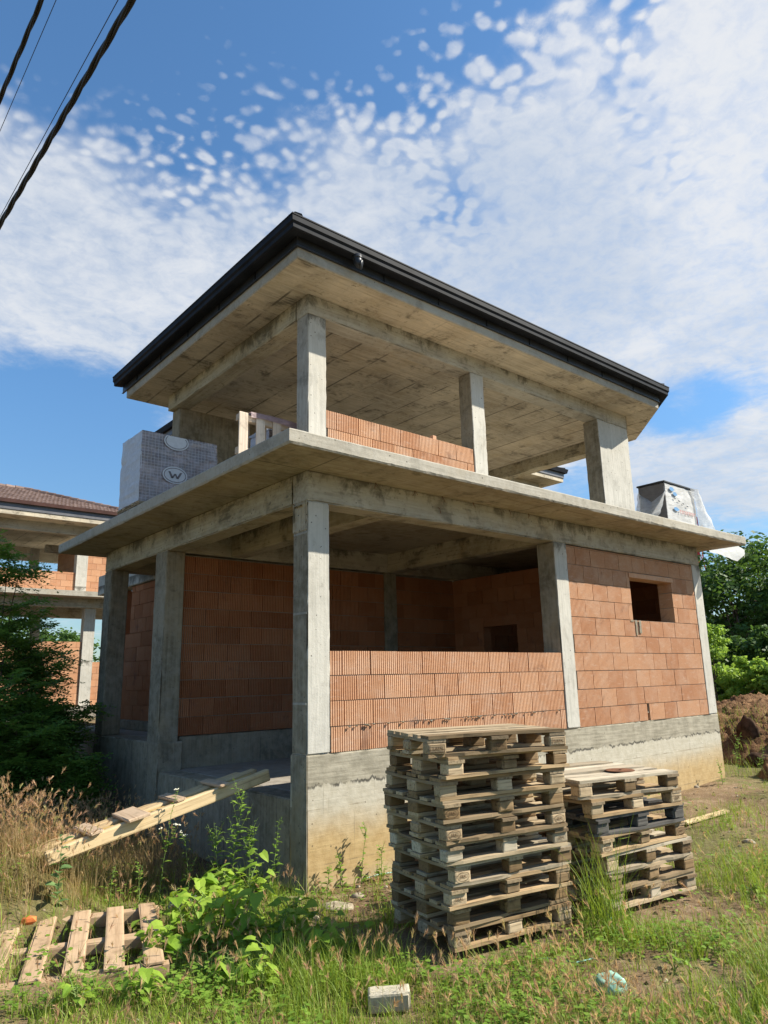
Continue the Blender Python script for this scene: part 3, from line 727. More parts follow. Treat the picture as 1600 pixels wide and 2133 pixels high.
def mound(name, cx, cy, rx, ry, h, base, seed, rough=.22, n=70):
    vs = []; fs = []
    for j in range(n+1):
        for i in range(n+1):
            u, v = -1+2*i/n, -1+2*j/n; x, y = cx+u*rx, cy+v*ry; r = math.hypot(u, v)
            z = base+h*max(0, 1-r**2.2)**.8 if r < 1 else base-.35*(r-1)-.02
            p = Vector((x*.9+seed, y*.9, 0)); k = smooth(1.1, .75, r)
            z += k*(rough*mnoise.noise(p*1.1)+rough*.5*abs(mnoise.noise(p*2.7))+rough*.45*mnoise.noise(p*6.)+.09*mnoise.noise(p*14.)+.04*mnoise.noise(p*30.))
            vs.append((x, y, z))
    for j in range(n):
        for i in range(n): a = j*(n+1)+i; fs.append((a, a+1, a+n+2, a+n+1))
    mb = MB(); mb.add(vs, fs); o = mb.obj(name, M_MOUND, smooth=True); tag(o, kind='structure'); return o
mound('dirt_mound', 13.4, 0.6, 3.6, 4.6, 1.0, -.98, 3.3, .17, 170)
mound('dirt_mound', 9.3, -1.1, .95, .95, .34, -1.12, 8.1, .25)
def lump(name, loc, r, mat, seed, label, cat, sub=3, amp=.35, rot=0):
    bm = bmesh.new(); bmesh.ops.create_icosphere(bm, subdivisions=sub, radius=1)
    for v in bm.verts:
        k = 1+amp*mnoise.noise(v.co*1.6+Vector((seed, 0, 0)))+amp*.5*mnoise.noise(v.co*4+Vector((seed, 3, 0))); v.co = Vector((v.co.x*r[0]*k, v.co.y*r[1]*k, v.co.z*r[2]*k))
    me = bpy.data.meshes.new(name); bm.to_mesh(me); bm.free(); me.materials.append(mat)
    for p in me.polygons: p.use_smooth = True
    o = bpy.data.objects.new(name, me); COL.objects.link(o); o.location = loc; o.rotation_euler = (0, 0, rot); tag(o, label, cat); return o
lump('earth_clod', (10.40, .42, -.44), (.13, .18, .25), M_CLOD, 1.2, 'largest dark upright clod on the brown dirt mound', 'clod')
lump('earth_clod', (10.6, -.35, -.40), (.15, .18, .16), M_CLOD, 4.2, 'dark clod at the right edge of the dirt mound', 'clod')
lump('earth_clod', (9.9, .1, -.88), (.18, .2, .12), M_CLOD, 6.2, 'low dark clod at the foot of the mound under the upright one', 'clod')
lump('earth_clod', (8.0, -1.35, -1.02), (.14, .13, .12), M_CLOD, 9.2, 'small dark clod on bare soil beyond the weathered board', 'clod')
lump('stone', (11.4, -.15, .1), (.10, .09, .07), M_ORANGE, 2.2, 'orange stone on top of the dirt mound', 'stone')

# ================================================================== PALLETS
PL, PW = 1.12, .80
def pallet_meshes(seed, long_m, cross_m, block_m, H_=.145, top_n=5, miss=()):
    """returns list of (name, mesh object data) for one wooden pallet; origin at front-left bottom corner"""
    rnd = random.Random(seed); parts = []
    def brd(name, a, b, mat, axis):
        mb = MB(); n = 8; ti = rnd.random(); vs = []; ax = axis; L = b[ax]-a[ax]; bend = rnd.uniform(-.008, .006)
        for i in range(n+1):
            t = i/n; lo = list(a); hi = list(b); u = a[ax]+L*t; e = (rnd.uniform(-.012, .008) if i in (0, n) else 0)
            o = 1-ax if ax < 2 else 0; w0 = rnd.uniform(0, .005)+(rnd.uniform(.006, .032) if rnd.random() < .09 else 0); w1 = rnd.uniform(0, .005)+(rnd.uniform(.006, .032) if rnd.random() < .09 else 0)
            dz = bend*math.sin(math.pi*t)+rnd.uniform(-.001, .001)
            for (oo, zz) in ((lo[o]+w0, lo[2]), (hi[o]-w1, lo[2]), (hi[o]-w1, hi[2]), (lo[o]+w0, hi[2])):
                p = [0, 0, zz+dz]; p[ax] = u+e; p[o] = oo; vs.append(p)
        fs = [(3, 2, 1, 0), (4*n, 4*n+1, 4*n+2, 4*n+3)]
        for i in range(n):
            for q in range(4): fs.append((4*i+q, 4*i+(q+1) % 4, 4*i+4+(q+1) % 4, 4*i+4+q))
        mb.add(vs, fs, 0, ti); me = mb.obj(name, mat); bm = bmesh.new(); bm.from_mesh(me.data); bmesh.ops.recalc_face_normals(bm, faces=bm.faces); bm.to_mesh(me.data); bm.free()
        parts.append((name, me.data)); bpy.data.objects.remove(me)
    z1 = .022; z2 = z1+.078; z3 = z2+.022; z4 = H_
    for y0, y1 in ((0, .10), (PW/2-.07, PW/2+.07), (PW-.10, PW)): brd('bottom_board', (0, y0, 0), (PL, y1, z1), long_m, 0)
    for x0, w in ((0, .145), (PL/2-.07, .14), (PL-.145, .145)):
        for y0, d in ((0, .10), (PW/2-.07, .14), (PW-.10, .10)):
            mb = MB(); j = [rnd.uniform(-.006, .006) for _ in range(4)]
            conc_box(mb, (x0+max(0, j[0]), y0+.004+max(0, j[1]), z1), (x0+w-max(0, j[2]), y0+d-.004, z2), .05, .004, 0, rnd.random()*50); mb.ti = [rnd.random()]*len(mb.f)
            o = mb.obj('block', block_m); parts.append(('block', o.data)); bpy.data.objects.remove(o)
    for x0, w in ((0, .145), (PL/2-.07, .14), (PL-.145, .145)): brd('cross_board', (x0, 0, z2), (x0+w, PW, z3), cross_m, 1)
    ws = [.145, .10, .145, .10, .145]; gap = (PW-sum(ws))/4; y = 0
    for k in range(5):
        if k not in miss: brd('deck_board', (rnd.uniform(0, .008), y, z3), (PL-rnd.uniform(0, .008), y+ws[k], z4), long_m, 0)
        y += ws[k]+gap
    return parts
PV = [pallet_meshes(1, M_WOODX, M_WOODY, M_BLOCK), pallet_meshes(2, M_BROWNX, M_BROWNY, M_BLOCK), pallet_meshes(3, M_WOODX, M_BROWNY, M_BROWNX), pallet_meshes(4, M_BLEACHX, M_WOODY, M_BLOCK), pallet_meshes(5, M_BROWNX, M_WOODY, M_WOODX), pallet_meshes(6, M_WOODX, M_BROWNY, M_BLEACHX, miss=(3,))]
PDARK = pallet_meshes(9, M_DARKW, M_DARKW, M_DARKW)
def make_pallet(var, pos, yaw, label, group, tilt=(0, 0)):
    r = empty('wooden_pallet', pos, label, 'pallet', group); r.rotation_euler = (tilt[0], tilt[1], yaw); ob = []
    for nme, me in var:
        o = bpy.data.objects.new(nme, me); COL.objects.link(o); o.parent = r; ob.append(o)
    return r, ob
def front_blocks(ob): return sorted([o for o in ob if o.name.split('.')[0] == 'block' and min(v.co.y for v in o.data.vertices) < .06], key=lambda o: o.data.vertices[0].co.x)
def stamp(blk, xc, s, size=.032, oval=True, frame=False):
    M4 = Matrix.Translation((xc, -.0006, .061)) @ Matrix.Rotation(R(90), 4, 'X')
    text_mesh('stamp_lettering', s, size, M_INK, blk, M4, .0004)
    mb = MB()
    if frame:
        for a, b in (((-.055, -.025), (.055, -.022)), ((-.055, .022), (.055, .025)), ((-.055, -.025), (-.052, .025)), ((.052, -.025), (.055, .025))):
            mb.add([(xc+a[0], -.0005, .061+a[1]), (xc+b[0], -.0005, .061+a[1]), (xc+b[0], -.0005, .061+b[1]), (xc+a[0], -.0005, .061+b[1])], [(0, 1, 2, 3)])
    elif oval: ring_mesh(mb, xc, .061, .052, .030, .003, -.0005)
    if mb.f: mb.obj('stamp_frame', M_INK, blk)
ORD = ['topmost', 'second', 'third', 'fourth', 'fifth', 'sixth', 'seventh', 'eighth', 'ninth', 'bottom']
A = [(-.54, -2.28, -19.6), (-.41, -2.33, -10.1), (-.43, -2.27, -12.2), (-.41, -2.28, -9), (-.38, -2.26, -9.5), (-.34, -2.22, -10.4), (-.26, -2.21, -8.7), (-.28, -2.18, -9.9), (-.21, -2.14, -7), (-.20, -2.12, -9)]
AZ = [.17, .025, -.12, -.265, -.41, -.556, -.702, -.848, -.994, -1.14]
for i, ((x, y, w), z) in enumerate(zip(A, AZ)):
    lab = 'weathered grey pallet with stamped blocks, topmost of the taller stack' if i == 0 else ('weathered pallet on the ground at the bottom of the taller stack' if i == 9 else '%s pallet from the top of the taller stack by the house' % ORD[i])
    r, ob = make_pallet(PV[(0, 1, 4, 2, 0, 5, 3, 1, 2, 4)[i]], (x, y, z-.001), R(w), lab, 'pallets of the taller stack', (R(random.uniform(-.25, .25)), R(random.uniform(-.2, .2))))
    fb = front_blocks(ob); c = (.072, PL/2, PL-.072)
    if i == 0: stamp(fb[0], c[0], 'TURPAL', .026, frame=True); stamp(fb[1], c[1], 'EPAL', .032, False); stamp(fb[2], c[2], 'TURPAL', .026, frame=True)
    elif i in (4, 6, 9): stamp(fb[0], c[0], 'EPAL', .027); 
    elif i == 7: stamp(fb[0], c[0], 'EPAL', .032, False)
    if i in (4, 5): stamp(fb[2], c[2], 'EPAL', .027, i == 4)
    if i == 3: stamp(fb[0], c[0], 'EPAL', .027)
Bst = [(1.03, -2.36, -13.5), (1.12, -2.40, -9), (1.17, -2.40, -8), (1.20, -2.41, -6), (1.27, -2.40, -7), (1.31, -2.39, -6.5), (1.33, -2.37, -7)]
for i, (x, y, w) in enumerate(Bst):
    z = -.275-.1455*i
    lab = {0: 'pallet carrying the rusty disc, topmost of the shorter stack', 2: 'blackened pallet, third from the top of the shorter stack', 6: 'pallet on the ground at the bottom of the shorter stack'}.get(i, '%s pallet from the top of the shorter stack' % ORD[i])
    r, ob = make_pallet(PDARK if i == 2 else PV[(3, 4, 0, 1, 3, 2, 5)[i]], (x, y, z-.001), R(w), lab, 'pallets of the shorter stack', (R(random.uniform(-.2, .2)), R(random.uniform(-.2, .2))))
    r.scale = (1, 1.2, 1)
    fb = front_blocks(ob)
    if i in (1, 4): stamp(fb[2 if i == 1 else 2], PL-.072, 'EUR' if i == 1 else 'EPAL', .032, i == 4)
    if i == 3: stamp(fb[0], .072, 'EPAL', .027); stamp(fb[2], PL-.072, 'EPAL', .024)
# rusty disc on the shorter stack
mb = MB(); n = 40; th = .004
top = [(.125*math.cos(2*math.pi*k/n), .125*math.sin(2*math.pi*k/n)) for k in range(n)]; hole = [(.016*math.cos(2*math.pi*k/n), .016*math.sin(2*math.pi*k/n)) for k in range(n)]
vs = [(x, y, th) for x, y in top]+[(x, y, th+.002) for x, y in hole]+[(x, y, 0) for x, y in top]+[(x, y, 0) for x, y in hole]; fs = []
for k in range(n):
    j = (k+1) % n; fs += [(k, j, n+j, n+k), (2*n+k, 3*n+k, 3*n+j, 2*n+j), (k, 2*n+k, 2*n+j, j), (n+k, n+j, 3*n+j, 3*n+k)]
mb.add(vs, fs); d = mb.obj('saw_disc', M_RUST, loc=(1.80, -2.25, -.1275)); tag(d, 'rusty round steel disc lying on the shorter pallet stack', 'disc')

# new pallet lying in the weeds
LP = empty('wooden_pallet', (-2.92, -.85, -1.125), 'new light brown pallet lying flat in the weeds at lower left', 'pallet', rz=R(-20))
def lp(name, a, b, mat, ti): m_ = MB(); conc_box(m_, a, b, .2, .003, 0, random.random()*40); m_.ti = [ti]*len(m_.f); return m_.obj(name, mat, LP)
for k in range(5): lp('deck_board', (.01+k*.238, 0.0, .10), (.01+k*.238+.125, 1.34, .122), M_NEWWY, random.random())
for y in (0.0, .62, 1.24):
    lp('bearer', (-.03, y, .012), (1.12, y+.09, .098), M_NEWWX, random.random())
# timber ramp up to the terrace
e1 = Vector((-.10, .62, -.15)); e0 = Vector((-2.03, .64, -.575)); d = (e1-e0); L = d.length+.14; e0 = e1-d.normalized()*L
rp = empty('timber_ramp', e0, 'timber plank ramp with cleats rising from the weeds to the terrace', 'ramp')
qd = d.to_track_quat('X', 'Z'); rp.rotation_mode = 'QUATERNION'; rp.rotation_quaternion = qd
def rpart(name, a, b, mat, ti=None, rot=0):
    m_ = MB(); conc_box(m_, a, b, .25, .005, 0, random.random()*40); m_.ti = [random.random() if ti is None else ti]*len(m_.f); o = m_.obj(name, mat, rp); o.rotation_euler.z = rot; return o
rpart('plank', (0, -.10, -.115), (L, -.03, .0), M_PLANK, .95); rpart('plank', (.15, .0, -.085), (L-.12, .075, -.018), M_PLANKY, .4); rpart('plank', (-.2, .10, -.07), (L-.03, .20, -.004), M_PLANK, .55)
rpart('plank', (.05, .215, -.07), (L-.16, .30, -.006), M_PLANK, .3)
for x, w in ((.66, .2), (1.13, .10), (1.55, .10), (.34, .12)): rpart('cleat', (x, -.13+random.uniform(-.03, .02), .001), (x+w, .29, .030), M_CLEAT, rot=random.uniform(-.03, .03))

# ================================================================== PACKS ON THE SLAB
ZD = ZT+.001
W = empty('block_pack', (-.54, 3.3, ZD), 'film wrapped pack of blocks with a W emblem at the left slab edge', 'block pack')
def wavy_box(a, b, step, amp, seed, mats, parent, name, top=True):
    mb = MB(); conc_box(mb, a, b, step, .004, 0, seed)
    for i, v in enumerate(mb.v):
        p = Vector(v); n_ = mnoise.noise(p*7+Vector((seed, 0, 0)))*amp + mnoise.noise(Vector((p.x*3, p.y*3, p.z*22+seed)))*amp*.8
        c = Vector(((a[0]+b[0])/2, (a[1]+b[1])/2, p.z)); dd = (p-c); dd.z = 0
        if dd.length > 0: p += dd.normalized()*n_
        mb.v[i] = tuple(p)
    for k, f in enumerate(mb.f):
        q = [Vector(mb.v[i]) for i in f]; nr = (q[1]-q[0]).cross(q[2]-q[0])
        if len(mats) > 1 and abs(nr.x) > abs(nr.y) and abs(nr.x) > abs(nr.z): mb.mi[k] = 1
    return mb.obj(name, mats, parent)
wavy_box((0, 0, .13), (1.15, .75, 1.15), .05, .011, 2., [M_PACK, M_WFILMS], W, 'wrapped_blocks')
def disc(mb, cx, cz, rx, rz, y, n=44, zmax=9):
    pts = [(cx+rx*math.cos(2*math.pi*k/n), y, min(zmax, cz+rz*math.sin(2*math.pi*k/n))) for k in range(n)]; mb.add(pts, [tuple(range(n))])
for cz, zm in ((.565, 9), (1.06, 1.135)):
    em = MB(); disc(em, .50, cz, .185, .125, -.016, zmax=zm); eo = em.obj('emblem', M_WHITEP, W)
    rg = MB(); ring_mesh(rg, .50, cz, .165, .107, .010, -.018)
    if zm < 9: rg.f = [f for f in rg.f if max(rg.v[i][2] for i in f) < zm]; rg.mi = rg.mi[:len(rg.f)]; rg.ti = rg.ti[:len(rg.f)]
    rg.obj('emblem_ring', M_GREYP, eo)
    if zm > 2:
        wm = MB(); 
        for a, b, w in (((-.088, .048), (-.040, -.048), .034), ((-.040, -.048), (.002, .020), .026), ((.002, .020), (.036, -.048), .026), ((.036, -.048), (.088, .048), .034)):
            wm.add([(.5+a[0]-w/2, -.019, cz+a[1]), (.5+b[0]-w/2, -.019, cz+b[1]), (.5+b[0]+w/2, -.019, cz+b[1]), (.5+a[0]+w/2, -.019, cz+a[1])], [(0, 1, 2, 3)])
        wm.obj('emblem_lettering', M_GREYP, eo)
r, ob = make_pallet(PV[2], (-.54, 3.26, ZD-.012), 0, 'pallet under the film wrapped block pack on the slab', None); r.scale = (1.03, 1.02, .93)
# pallet on edge beside the corner column, with wrapped blocks behind it
M_PALEB = wood_mat('pale_board_wood', (.46, .38, .30), (.62, .53, .43), (.30, .23, .17), 'z')
M_PALEX = wood_mat('pale_bearer_wood', (.42, .34, .26), (.56, .47, .37), (.28, .21, .15), 'x')
UPP = empty('wooden_pallet', (0.02, 1.55, ZD), 'pallet standing on edge with reddish film beside the upper corner column', 'pallet')
for k in range(5): 
    x = k*.245; m_ = MB(); conc_box(m_, (x, 0, 0), (x+.125, .022, 1.02+random.uniform(-.012, .012)), .15, .004, 0, k*3.); m_.ti = [random.random()]*len(m_.f); m_.obj('deck_board', M_PALEB, UPP)
for k in range(4): m_ = MB(); conc_box(m_, (.11+k*.25, .13, 0), (.22+k*.25, .152, 1.0), .15, .004, 0, k*5.); m_.ti = [random.random()]*len(m_.f); m_.obj('bottom_board', M_PALEB, UPP)
for z in (.02, .46, .90): m_ = MB(); conc_box(m_, (0, .024, z), (1.10, .10, z+.09), .15, .004, 0, z*9); m_.ti = [random.random()]*len(m_.f); m_.obj('bearer', M_PALEX, UPP)
fm = MB(); npx = 24
for i in range(npx+1):
    u = i/npx; x = .16+u*1.0; w = .006*math.sin(u*23)
    fm.v += [(x, -.014+w, .955+.012*math.sin(u*7)), (x, -.008, 1.03+.008*math.sin(u*5)), (x, .13, 1.037)]
for i in range(npx): fm.f += [(i*3, i*3+3, i*3+4, i*3+1), (i*3+1, i*3+4, i*3+5, i*3+2)]
fm.mi = [0]*len(fm.f); fm.ti = [.5]*len(fm.f); fm.obj('film_strip', M_PINKF, UPP)
P2 = empty('block_pack', (.55, 1.72, ZD), 'wrapped block pack behind the pallet standing on edge', 'block pack')
wavy_box((0, 0, 0), (.55, .5, .93), .08, .008, 7., [M_PACK], P2, 'wrapped_blocks')
tf = MB(); 
for i in range(9):
    for j in range(5): u, v = i/8, j/4; tf.v.append((-.05+u*.6, .0+v*.5, .94+.10*math.exp(-((u-.4)*4)**2-((v-.3)*3)**2)+.02*mnoise.noise(Vector((u*6, v*6, 2)))))
for i in range(8):
    for j in range(4): a = i*5+j; tf.f.append((a, a+5, a+6, a+1))
tf.mi = [0]*32; tf.ti = [.5]*32; tf.obj('loose_film', M_FILM, P2, True)
# white pack at the right end with flapping film
Q = empty('wrapped_pack', (7.28, -.10, ZD), 'pack in white and grey film with a black lid at the right slab end', 'wrapped pack')
wavy_box((0, 0, .0), (1.03, .50, .875), .05, .010, 11., [M_WFILM, M_GFILM], Q, 'wrapped_body')
mb = MB(); conc_box(mb, (-.02, -.02, .878), (1.05, .52, .912), .1, .004, 0, 3); mb.obj('lid', M_LIDB, Q)
pm = MB()
for (x, z, w, h) in ((.12, .74, .17, .08), (.22, .67, .16, .07), (.20, .40, .19, .07)):
    pm.add([(x+w*(.5+.5*math.cos(k*R(36)))*(1-.12*(k % 2)), -.022, z+h*(.5+.5*math.sin(k*R(36)))) for k in range(10)], [tuple(range(10))])
pm.obj('blue_print', M_BLUEP, Q)
pm = MB()
for k in range(4): x = .24+k*.14; pm.add([(x, -.022, .64-k*.03), (x+.06, -.022, .632-k*.03), (x+.06, -.022, .612-k*.03), (x, -.022, .62-k*.03)], [(0, 1, 2, 3)])
pm.obj('dark_print', M_BLACKP, Q)
pm = MB()
for k in range(9):
    x = .40+k*.062; pm.add([(x, -.022, .375), (x+.014, -.022, .375), (x+.014, -.022, .435), (x, -.022, .435)], [(0, 1, 2, 3)]); pm.add([(x+.014, -.022, .420), (x+.045, -.022, .420), (x+.045, -.022, .435), (x+.014, -.022, .435)], [(0, 1, 2, 3)])
    if k % 2: pm.add([(x+.034, -.022, .375), (x+.046, -.022, .375), (x+.046, -.022, .42), (x+.034, -.022, .42)], [(0, 1, 2, 3)])
pm.obj('red_print', M_REDP, Q)
def sheet(name, rows, mat, parent, seed, amp=.03):
    """draped film: rows of control points resampled and crumpled"""
    n, m = 22, 16; vs = []; nr = len(rows)
    for i in range(n+1):
        u = i/n*(nr-1); a = min(nr-2, int(u)); f = u-a
        ra = [Vector(p) for p in rows[a]]; rb = [Vector(p) for p in rows[a+1]]
        for j in range(m+1):
            v = j/m*(len(ra)-1); b = min(len(ra)-2, int(v)); g = v-b
            p = ra[b].lerp(ra[b+1], g).lerp(rb[b].lerp(rb[b+1], g), f)
            k = amp*mnoise.noise(Vector((p.x*5+seed, p.y*5, p.z*5)))+amp*.5*mnoise.noise(Vector((p.x*13+seed, p.y*13, p.z*9)))
            vs.append(p+Vector((k*.5, -k, k*.5)))
    mb = MB(); mb.add(vs, [(i*(m+1)+j, i*(m+1)+j+1, (i+1)*(m+1)+j+1, (i+1)*(m+1)+j) for i in range(n) for j in range(m)])
    return mb.obj(name, mat, parent, True)
sheet('flapping_film', [[(.86, -.03, .90), (.98, -.03, .62), (1.0, -.03, .30), (1.02, -.03, .02)], [(1.08, -.05, .90), (1.22, -.06, .62), (1.20, -.07, .35), (1.22, -.05, .02)], [(1.22, .0, .80), (1.42, .02, .60), (1.50, -.06, .35), (1.42, -.08, .0)], [(1.34, .05, .62), (1.55, .05, .48), (1.66, .0, .26), (1.56, -.06, .0)]], M_FILM, Q, 3.)
sheet('flapping_film', [[(.0, .0, .72), (.02, .28, .6), (.0, .50, .8)], [(-.25, -.01, .32), (-.22, .2, .3), (-.1, .48, .5)], [(-.62, .0, .02), (-.5, .2, .04), (-.35, .46, .05)]], M_FILM, Q, 9.)
sheet('hanging_film', [[(1.60, -.30, .0), (1.60, -.05, .0), (1.58, .20, .0)], [(1.605, -.42, -.16), (1.606, -.15, -.16), (1.603, .10, -.16)], [(1.63, -.50, -.22), (1.62, -.30, -.30), (1.61, -.05, -.25)], [(1.64, -.48, -.30), (1.63, -.36, -.40), (1.62, -.20, -.33)]], M_FILM, Q, 5., .02)

# ================================================================== OVERHEAD CABLES (run along the lane at the left)
def cable(name, a, b, rad, twist, label, ext=4.5):
    a, b = Vector(a), Vector(b); P0 = a-(b-a)*ext; P1 = b+(b-a)*ext*.8; mb = MB(); n = 260 if twist else 40; D = (P1-P0).normalized(); s1 = D.cross(Vector((0, 0, 1))).normalized(); s2 = s1.cross(D)
    L = (P1-P0).length
    for st in range(3 if twist else 1):
        pts = []
        for i in range(n+1):
            t = i/n; p = P0.lerp(P1, t)
            if twist: ang = t*L/twist*2*math.pi+st*2*math.pi/3; p = p+s1*math.cos(ang)*rad*1.05+s2*math.sin(ang)*rad*1.05
            pts.append(p)
        mb.tube(pts, rad, 7)
    o = mb.obj(name, M_CABLE, smooth=True); tag(o, label, 'cable', 'overhead cables'); return o
def lvl(px, py, z): dd = sky_dir(px, py); return CAM+dd*(z-CAM[2])/dd[2]
cable('overhead_cable', lvl(0, 468, 5.6), lvl(275, 0, 5.6), .0135, 1.15, 'thick twisted black cable, lowest and rightmost of the overhead lines')
cable('overhead_cable', lvl(0, 452, 5.9), lvl(246, 0, 5.9), .0034, 0, 'thin wire running just beside the thick twisted cable')
cable('overhead_cable', lvl(0, 206, 6.2), lvl(87, 0, 6.2), .0108, 1.15, 'twisted black cable crossing the upper left corner of the sky')
cable('overhead_cable', lvl(0, 273, 6.1), lvl(117, 0, 6.1), .0030, 0, 'thin wire between the two twisted overhead cables')
# ================================================================== VEGETATION
FOOT = [(-.62, -2.62, 2.6, -1.25)]
_lc, _ls = math.cos(R(-20)), math.sin(R(-20))
def free(x, y):
    u, v = (x+2.92)*_lc+(y+.85)*_ls, -(x+2.92)*_ls+(y+.85)*_lc
    if -.1 < u < 1.16 and -.12 < v < 1.38: return random.random() < .3
    if x > -.03 and y > -.03 and x < 8.5 and y < 9: return False
    if -.45 < x < .95 and -2.45 < y < -1.35 and (y > -2.30-.16*(x+.2)): return False
    if 1.2 < x < 2.6 and -2.62 < y < -1.4 and (y > -2.40-.12*(x-1.3)): return False
    return True
def in_view(r_lo, r_hi, n, pw=1.0, a0=-31, a1=31):
    """plan positions ahead of the lane, thinning with distance"""
    a = R(49.78)+np.radians(RS.uniform(a0, a1, n)); u = RS.uniform(0, 1, n); r = r_lo*(r_hi/r_lo)**(u**pw)
    return CAM[0]+r*np.cos(a), CAM[1]+r*np.sin(a)
def nz(x, y, s, o=0): return mnoise.noise(Vector((x*s+o, y*s, o)))
def blades(xs, ys, h, w, lean, tint, name, mat, label=None, segs=3, zs=None, curl=1.0):
    n = len(xs); zs = np.array([ground_z(x, y) for x, y in zip(xs, ys)])-.01 if zs is None else zs
    az = RS.uniform(0, 2*math.pi, n); dx, dy = np.cos(az), np.sin(az); fa = az+math.pi/2+RS.uniform(-.6, .6, n); wx, wy = np.cos(fa)*w, np.sin(fa)*w
    V = np.zeros((n, segs+1, 2, 3))
    for k in range(segs+1):
        t = k/segs; off = lean*h*t**(1+curl); zz = zs+h*t*(1-.25*lean*t); wd = (1-t)**.7 if k < segs else .04
        cx, cy = xs+dx*off, ys+dy*off
        V[:, k, 0] = np.stack([cx-wx*wd, cy-wy*wd, zz], 1); V[:, k, 1] = np.stack([cx+wx*wd, cy+wy*wd, zz], 1)
    base = (np.arange(n)*(segs+1)*2)[:, None]; q = []
    for k in range(segs): q.append(np.concatenate([base+2*k, base+2*k+1, base+2*k+3, base+2*k+2], 1))
    Q = np.stack(q, 1).reshape(-1, 4); T = np.repeat(tint, segs)
    tops = V[:, segs].mean(1); dirs = V[:, segs].mean(1)-V[:, segs-1].mean(1)
    o = np_obj(name, V.reshape(-1, 3), Q, T, mat); return o, tops, dirs
def pick(n, r0, r1, dens, pw=1., a0=-31, a1=31):
    xs, ys = in_view(r0, r1, n, pw, a0, a1); k = [i for i in range(n) if free(xs[i], ys[i]) and random.random() < dens(xs[i], ys[i])]
    return xs[k], ys[k]
def bare(x, y):         # trampled soil: strip along the plinth and patches on the right
    b = smooth(-1.5, -.45, y)*smooth(-.6, .1, x)*.93
    b = max(b, smooth(.08, .36, nz(x, y, .9, 5)+.35*nz(x, y, 3.1, 2)+(.10 if x > 1.5 else -.05))*.85)
    b = max(b, .6*smooth(2.6, 4.8, x)*smooth(.10, -.25, nz(x, y, .5, 9)))
    return b
# short and medium green grass in tufts
tx, ty = pick(27000, 2.2, 17, lambda x, y: 1-bare(x, y), 1.1)
k = RS.randint(3, 10, len(tx)); xs = np.repeat(tx, k)+RS.normal(0, .022, k.sum()); ys = np.repeat(ty, k)+RS.normal(0, .022, k.sum())
loc = np.array([.55+1.5*max(0, nz(a, b, .85, 41)+.35*nz(a, b, 2.7, 43)+.15) for a, b in zip(tx, ty)])
hh = np.repeat(RS.uniform(.07, .27, len(tx))*loc, k)*RS.uniform(.6, 1.25, k.sum()); tt = np.clip(np.repeat(RS.beta(1.6, 2.2, len(tx)), k)+RS.normal(0, .12, k.sum()), 0, 1)
g, _, _ = blades(xs, ys, hh, RS.uniform(.0015, .0038, len(xs)), RS.uniform(.1, .9, len(xs)), tt, 'grass', M_GRASS); tag(g, kind='stuff')
# dead straw lying matted between the living tufts
qx, qy = pick(16000, 2.2, 14, lambda x, y: .35+.65*smooth(-.2, .3, nz(x, y, 1.1, 61)))
st_, _, _ = blades(qx, qy, RS.uniform(.05, .13, len(qx)), RS.uniform(.001, .0026, len(qx)), RS.uniform(1.2, 3.2, len(qx)), RS.uniform(0, 1, len(qx)), 'dead_straw', M_DRY, curl=.3); tag(st_, kind='stuff')
# dry barley: stalks with bristly drooping heads
def barley(xs, ys, hmean, name, hl=.06):
    n = len(xs); h = RS.normal(hmean, hmean*.22, n).clip(.1); t = RS.uniform(0, .8, n)
    s, tops, dirs = blades(xs, ys, h, np.full(n, .0013), RS.uniform(.08, .5, n), t, name, M_DRY, segs=4); tag(s, kind='stuff')
    d = dirs/np.linalg.norm(dirs, axis=1)[:, None]; d = d+np.stack([RS.normal(0, .25, n), RS.normal(0, .25, n), RS.normal(0, .1, n)], 1); d /= np.linalg.norm(d, axis=1)[:, None]
    L = RS.uniform(.7, 1.25, n)*hl; V = []; Q = []; T = []; hv = RS.uniform(0, 1, n); c = 0
    na = 13
    for a in range(na):
        rnd = RS.normal(0, .30, (n, 3)); st = tops+d*(L*(a/na*.62))[:, None]; dd = d+rnd; dd /= np.linalg.norm(dd, axis=1)[:, None]
        sd = np.cross(dd, RS.normal(0, 1, (n, 3))); sd /= np.linalg.norm(sd, axis=1)[:, None]; w = .0017 if a < na-3 else .004
        e = st+dd*(L*(.62 if a < na-3 else .45))[:, None]
        V.append(np.stack([st-sd*w, st+sd*w, e+sd*.0003, e-sd*.0003], 1)); T.append(np.clip(hv+RS.normal(0, .12, n), 0, 1))
    V = np.stack(V, 1).reshape(-1, 3); Q = np.arange(n*na*4).reshape(-1, 4); T = np.stack(T, 1).ravel()
    o = np_obj(name+'_heads', V, Q, T, M_HEAD); tag(o, kind='stuff')
bx, by = pick(8000, 2.3, 10, lambda x, y: (1-bare(x, y))*(.25+.75*smooth(-.1, .3, nz(x, y, .9, 31)))*(.55 if x < -1.3 else 1.), 1.0)
barley(bx, by, .25, 'barley_grass', .07)
